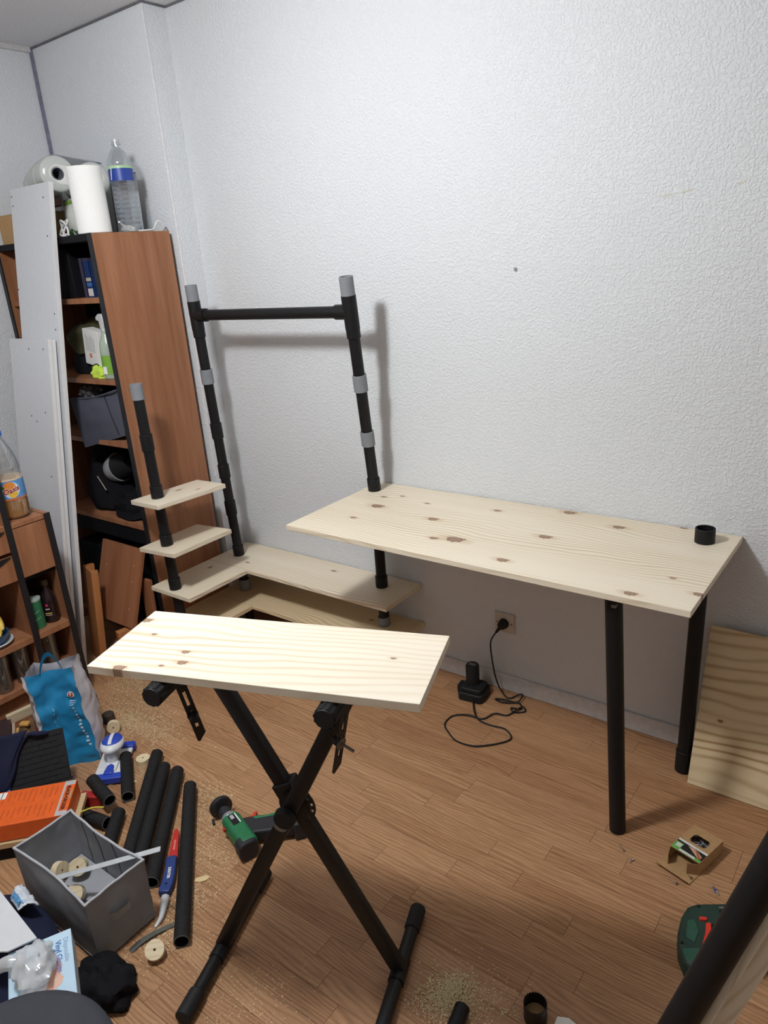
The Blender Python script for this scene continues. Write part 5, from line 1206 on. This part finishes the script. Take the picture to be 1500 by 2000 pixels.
# ------------------------------------------------------------------ black woven mat, navy cloth, books, plank
q3, q4, q1, q2 = V((-2.090, -1.262, 0.070)), V((-2.225, -1.475, 0.070)), V((-2.270, -1.395, 0.205)), V((-2.140, -1.205, 0.205))
ex = (q4-q3).normalized(); ey = (q2-q3); ey = (ey-ex*ey.dot(ex)).normalized(); ez = ex.cross(ey)
if ez.z < 0: ez = -ez
MT = Matrix.Identity(4)
for i in range(3): MT[i][0], MT[i][1], MT[i][2] = ex[i], ey[i], ez[i]
MT.translation = q3
mt = thing('woven_basket', 'black woven flat basket propped against the shopping bag', 'basket', T=MT)
LW, LH = 0.300, 0.165
mwv = fabric_mat('black_weave', (44, 44, 46), 500, 0.4, 0.25)
obj('panel_base', MB().box((0, 0, -0.012), (LW, LH, 0)), mwv, mt, T=MT, bevel=0.003)
obj('bound_edge', MB().box((-0.004, -0.004, -0.030), (LW, 0.002, 0.001)), mwv, mt, T=MT, bevel=0.003)
wv = None; nr, nc = 9, 8
for r in range(nr):
    for c_ in range(nc):
        T = MT @ TR(0.006+(c_+(0.5 if r % 2 else 0.0))*LW/nc*0.97, 0.004+r*LH/nr*0.98, 0)
        if (c_+(0.5 if r % 2 else 0)) > nc-0.9 and r % 2: continue
        w_, h_ = LW/nc*0.97-0.002, LH/nr*0.98-0.0018
        if wv is None: wv = obj('weave_patch', MB().prism(rrect(w_, h_, 0.002, 2, w_/2, h_/2), -0.001, 0.0022), mwv, mt, T=T)
        else: share(wv, 'weave_patch', mt, T)
mnav = fabric_mat('navy_cotton', (34, 38, 60), 600, 0.3, 0.15)
def drape(u, v):
    x = 0.175+0.16*u; y = 0.020+0.165*v - 0.010*(1-u)*(1-v)
    return (x-0.075*v*v*(1-u), y, 0.0045+0.006*math.sin(u*7+v*3)*math.sin(PI*v)+0.006)
t = thing('navy_garment', 'navy cloth with blue cord draped over the black woven basket', 'clothing', T=MT)
o = obj('cloth', MB().grid(drape, 18, 14), mnav, t, T=MT, smooth=70)
sl = o.modifiers.new('thick', 'SOLIDIFY'); sl.thickness = 0.004; sl.offset = 1
obj('twisted_hem', MB().sweep(catmull([(0.045, 0.160, 0.010), (0.075, 0.165, 0.014), (0.105, 0.168, 0.014), (0.14, 0.12, 0.014), (0.165, 0.06, 0.012), (0.19, 0.02, 0.010)], 6), lambda u: 0.006+0.003*math.sin(u*9), 8), mnav, t, T=MT, smooth=60)
obj('blue_cord', MB().sweep(catmull([(0.165, 0.010, 0.012), (0.170, -0.004, 0.016), (0.185, -0.008, 0.014), (0.190, 0.006, 0.016), (0.178, 0.014, 0.018), (0.205, 0.0, 0.012), (0.235, -0.004, 0.012)], 6), 0.0042, 8), plain('cord_blue', (62, 118, 196), 0.6), t, T=MT, smooth=60)
obj('pink_cord', MB().sweep(catmull([(0.215, -0.004, 0.014), (0.245, -0.006, 0.014), (0.28, -0.002, 0.012)], 6), 0.0045, 8), plain('cord_pink', (206, 132, 142), 0.6), t, T=MT, smooth=60)
# books by the cabinet
def flat_book(c, x, w, l, z0, th, rgb, label, page=(206, 186, 140)):
    T = FR(V((c[0], c[1], z0)), x)
    t = thing('book', label, 'book', T=T, group='books stacked on the floor by the low cabinet')
    m = plain('cov_%d_%d_%d' % rgb, rgb, 0.5)
    obj('cover', MB().box((-l/2, -w/2, 0), (l/2, w/2, 0.002)).box((-l/2, -w/2, th-0.002), (l/2, w/2, th)).box((-l/2, -w/2, 0), (-l/2+0.002, w/2, th)), m, t, T=T)
    obj('pages', MB().box((-l/2+0.002, -w/2+0.003, 0.002), (l/2-0.003, w/2-0.003, th-0.002)), plain('pg_%d_%d_%d' % page, page, 0.9, var=0.12, nscale=300), t, T=T)
flat_book((-2.475, -1.315), (0.55, 0.83, 0), 0.14, 0.20, 0.0, 0.030, (150, 150, 146), 'grey book at the bottom of the floor stack', (150, 148, 140))
flat_book((-2.480, -1.318), (0.55, 0.83, 0), 0.135, 0.195, 0.0305, 0.022, (20, 20, 24), 'black book second from the bottom of the floor stack', (190, 190, 186))
flat_book((-2.500, -1.320), (0.5, 0.86, 0), 0.13, 0.185, 0.053, 0.024, (196, 158, 92), 'tan book in the middle of the floor stack')
flat_book((-2.508, -1.328), (0.45, 0.89, 0), 0.13, 0.18, 0.0775, 0.022, (186, 160, 140), 'beige book near the top of the floor stack')
flat_book((-2.515, -1.335), (0.45, 0.89, 0), 0.135, 0.18, 0.100, 0.020, (58, 42, 44), 'dark brown book topping the floor stack', (190, 170, 160))
T = FR(V((-2.535, -1.235, 0.098)), V((0.30, 0.95, 0.10)))
obj('pale_batten', MB().box((0, -0.010, 0), (0.22, 0.010, 0.034)), pine_mat('pale_batten', (), 6.6, light=(206, 190, 160), dark=(180, 160, 126)), T=T, bevel=0.001, label='pale wooden batten behind the shopping bag by the cabinet plinth', cat='batten')
obj('brown_bundle', blob(MB(), (-2.432, -1.210, 0.035), (0.060, 0.05, 0.08), 17, 0.3, 2.4, crease=0.15), fabric_mat('brown_sack', (112, 88, 66), 300), label='brown cloth bundle between the books and the shopping bag', cat='cloth')
obj('tape_tab', MB().prism(rrect(0.034, 0.022, 0.004, 3), 0, 0.010), plain('tape_ochre', (206, 158, 84), 0.6), T=TR(-2.425, -1.225, 0.128) @ RZ(0.6), bevel=0.002, label='small ochre wooden tab on the brown bundle', cat='tab')

# ------------------------------------------------------------------ near left heap: navy cloth, cards, glove box, stool
obj('navy_jacket', blob(MB(), (-1.620, -1.790, 0.049), (0.285, 0.180, 0.140), 23, 0.14, 2.2, 34, 20, crease=0.05), mnav, label='navy jacket heaped on the floor under the glove box', cat='clothing')
obj('black_sack', blob(MB(), (-1.388, -1.612, 0.0175), (0.082, 0.062, 0.050), 27, 0.28, 2.2, 40, 24, crease=0.10), fabric_mat('black_sack', (24, 24, 27), 400, 0.3), label='crumpled black bag in front of the grey fabric box', cat='bag')
GA, GB_ = V((-1.430, -1.767, 0)), V((-1.373, -1.654, 0)); wv_ = (GB_-GA).normalized(); lv = V((wv_.y, -wv_.x, 0))
GT = FR(GA + V((0, 0, 0.198)), lv)
gb2 = thing('glove_box', 'light blue box of disposable vinyl gloves lying on the navy jacket', 'box', T=GT)
mgb = plain('glove_blue', (186, 212, 230), 0.4, var=0.05, nscale=8)
GZ = 0.052
obj('carton_body', MB().box((0, 0, 0), (0.225, 0.127, GZ)), mgb, gb2, T=GT, bevel=0.001)
def gprint(name, poly, z0, c): obj(name, MB().prism(poly, GZ, GZ+z0), plain('gl_%d_%d_%d' % c, c, 0.5), gb2, T=GT)
gprint('purple_panel', [(0.012, 0.012), (0.010, 0.036), (0.060, 0.036), (0.072, 0.012)], 0.0004, (98, 58, 136))
for k in range(3): gprint('icon_panel', rrect(0.017, 0.014, 0.003, 3, 0.028+0.021*k, 0.024), 0.0007, (216, 214, 226))
gprint('printed_hand', [(0.085, 0.080), (0.078, 0.092), (0.070, 0.093), (0.058, 0.087), (0.058, 0.092), (0.074, 0.101), (0.090, 0.104), (0.118, 0.098), (0.150, 0.080), (0.150, 0.060), (0.118, 0.055), (0.095, 0.058)], 0.0004, (206, 158, 138))
gprint('printed_fingers', [(0.118, 0.085), (0.112, 0.098), (0.120, 0.105), (0.135, 0.100), (0.145, 0.085)], 0.0006, (220, 180, 160))
gprint('printed_glove', [(0.055, 0.040), (0.045, 0.060), (0.055, 0.078), (0.085, 0.082), (0.130, 0.072), (0.160, 0.050), (0.150, 0.024), (0.100, 0.022)], 0.0005, (226, 226, 230))
gprint('slot_shadow', [(0.036, 0.078), (0.038, 0.084), (0.046, 0.090), (0.054, 0.090), (0.050, 0.082)], 0.0008, (74, 78, 84))
tm = text_mb('Vinyl Gloves', 0.0165, 0.0002, 'LEFT', 0.0003)
obj('lettering', tm, plain('gl_text', (70, 112, 178), 0.5), gb2, T=GT @ TR(0.022, 0.094, GZ+0.0003))
tm = text_mb('Disposable', 0.0150, 0.0002, 'LEFT', 0.0)
obj('lettering', tm, plain('gl_text_pale', (146, 172, 204), 0.5), gb2, T=GT @ TR(0.020, 0.110, GZ+0.0003))
mgv = clear_mat('vinyl', (0.90, 0.91, 0.92), 0.14, 0.18, 0.42)
gv = thing('vinyl_glove', 'crumpled translucent vinyl glove pulled from the glove box', 'glove', T=GT)
obj('glove_palm', blob(MB(), (0.085, 0.052, GZ+0.020), (0.050, 0.036, 0.030), 33, 0.35, 3.0, 26, 16, flat=False, crease=0.15), mgv, gv, T=GT, smooth=60)
obj('glove_finger', MB().sweep(catmull([(0.060, 0.030, GZ+0.020), (0.052, 0.008, GZ+0.024), (0.050, -0.012, GZ+0.022), (0.052, -0.030, GZ+0.012)], 6), lambda u: 0.013+0.002*math.sin(u*5), 12), mgv, gv, T=GT, smooth=60)
obj('glove_finger', MB().sweep(catmull([(0.060, 0.070, GZ+0.025), (0.050, 0.080, GZ+0.026), (0.042, 0.086, GZ+0.018)], 6), lambda u: 0.011-0.003*u, 12), mgv, gv, T=GT, smooth=60)
cpts = [(-1.604, -1.695), (-1.401, -1.714), (-1.423, -1.768), (-1.560, -1.862), (-1.72, -1.84), (-1.74, -1.72)]
T = TR(-1.48, -1.75, 0.2585)
obj('white_card', MB().prism([(x+1.48, y+1.75) for x, y in cpts], 0, 0.004), M['white'], T=T, bevel=0.0005, label='white board piece overlapping the corner of the glove box', cat='board')
pbg = thing('paper_packet', 'crumpled white paper packet with a light blue strip', 'packet', (-1.66, -1.64, 0.11))
def packet(u, v):
    a, b, c_, d = V((-1.700, -1.652, 0.135)), V((-1.705, -1.612, 0.150)), V((-1.588, -1.628, 0.165)), V((-1.60, -1.672, 0.180))
    p = a.lerp(b, v).lerp(d.lerp(c_, v), u); p.z += 0.010*noise.noise(V((u*7, v*7, 4))) + 0.014*math.sin(PI*v)
    p.x += 0.006*noise.noise(V((v*14, 2, 1)))*(1-u); return tuple(p)
o = obj('packet_paper', MB().grid(packet, 16, 12), plain('crisp_paper', (214, 220, 228), 0.6), pbg, smooth=60); sm = o.modifiers.new('thick', 'SOLIDIFY'); sm.thickness = 0.003
obj('blue_strip', MB().grid(lambda u, v: tuple(V(packet(0.08+0.80*u, 0.10+0.26*v))+V((0, 0, 0.0022))), 12, 4), plain('strip_blue', (96, 160, 214), 0.5), pbg, smooth=60)
# stool
st2 = thing('stool', 'round dark grey stool seat at the bottom left', 'stool', (-1.0, -1.95, 0))
obj('seat', MB().lathe([(0.0, 0.385), (0.150, 0.385), (0.166, 0.395), (0.171, 0.420), (0.166, 0.443), (0.150, 0.451), (0.0, 0.453)], 56, TR(-0.992, -1.950, 0)), fabric_mat('charcoal_seat', (66, 68, 74), 900, 0.3, 0.15), st2, smooth=60)
for k in range(4):
    a = PI/4+PI/2*k
    obj('leg', MB().cyl((-1.0+0.165*math.cos(a), -1.95+0.165*math.sin(a), 0), (-1.0+0.11*math.cos(a), -1.95+0.11*math.sin(a), 0.388), 0.011, None, 14), M['blackmetal'], st2)
obj('foot_ring', MB().sweep([(-1.0+0.155*math.cos(2*PI*i/40), -1.95+0.155*math.sin(2*PI*i/40), 0.09) for i in range(41)], 0.006, 8), M['blackmetal'], st2, smooth=60)
obj('navy_rag', blob(MB(), (-1.120, -1.985, 0.458), (0.060, 0.05, 0.012), 35, 0.25, 2.5), fabric_mat('deep_navy', (22, 28, 62), 600), label='small deep blue rag on the stool seat edge', cat='cloth')

# ------------------------------------------------------------------ sawdust, chips (uncountable)
def dust(name, label, pts, n, size, seed):
    rnd = random.Random(seed); mb = MB()
    for _ in range(n):
        cx, cy, sx, sy_, hz = rnd.choice(pts)
        x, y = rnd.gauss(cx, sx), rnd.gauss(cy, sy_)
        dens = math.exp(-(((x-cx)/sx)**2+((y-cy)/sy_)**2)/2)
        z_ = 0.0004 + hz*dens*rnd.random()
        s = size*rnd.uniform(0.4, 1.3); a = rnd.uniform(0, PI); el = rnd.uniform(0.3, 1.0); tl = rnd.uniform(-0.35, 0.35)
        dx, dy = V((math.cos(a), math.sin(a), tl))*s, V((-math.sin(a), math.cos(a), 0))*s*el*0.6
        c = V((x, y, z_+abs(tl)*s))
        mb.add([c-dx-dy, c+dx-dy*0.7, c+dx*0.8+dy, c-dx*0.9+dy*0.8], [(0, 1, 2, 3)])
    return obj(name, mb, plain('sawdust', (222, 202, 160), 0.9, var=0.18, nscale=300), smooth=0, label=label, cat='sawdust', kind='stuff')
dust('sawdust', 'sawdust scattered between the shopping bag and the bookcase', [(-2.30, -0.87, .09, .05, .004), (-2.42, -0.80, .09, .06, .006), (-2.15, -0.90, .07, .04, .003), (-2.50, -0.72, .05, .05, .010), (-2.28, -0.93, .04, .04, .006), (-2.33, -0.83, .18, .12, .0)], 5200, 0.0024, 1)
dust('sawdust', 'sawdust strip along the long black pipes', [(-1.62, -1.10, .06, .035, .002), (-1.50, -1.20, .06, .04, .002), (-1.43, -1.33, .03, .04, .001), (-1.70, -1.02, .06, .03, .001), (-1.98, -1.06, .04, .03, .002), (-1.39, -1.45, .03, .05, .002)], 3200, 0.0022, 2)
dust('sawdust', 'sawdust pile on the floor at the bottom edge by the hole saw', [(-0.685, -1.155, .020, .022, .012), (-0.69, -1.165, .022, .026, .010), (-0.715, -1.195, .03, .03, .005), (-0.70, -1.17, .03, .03, .004), (-0.64, -1.14, .05, .04, .0)], 3800, 0.0021, 3)
dust('sawdust', 'sawdust trace around the front foot of the X stand', [(-1.13, -1.48, .06, .05, .001), (-1.30, -1.42, .06, .05, .001), (-1.05, -1.42, .06, .06, .0)], 600, 0.0018, 4)
for k, (x, y, s, a, lab) in enumerate(((-1.452, -1.262, 0.022, 0.7, 'thin wood chip right of the nearest long pipe'), (-1.975, -1.115, 0.011, 0.2, 'wood chip beside the short pipe'), (-2.03, -1.165, 0.010, 1.1, 'wood chip by the hand sander'), (-1.635, -0.985, 0.007, 0.4, 'small wood chip behind the drill plate'))):
    obj('wood_chip', MB().prism([(-s, -0.3*s), (-0.3*s, -0.5*s), (0.5*s, -0.35*s), (s, 0.1*s), (0.6*s, 0.45*s), (-0.2*s, 0.35*s), (-0.8*s, 0.2*s)], 0, 0.0015), plain('chip_wood', (222, 198, 150), 0.8), T=TR(x, y, 0.0006) @ RZ(a), label=lab, cat='chip')
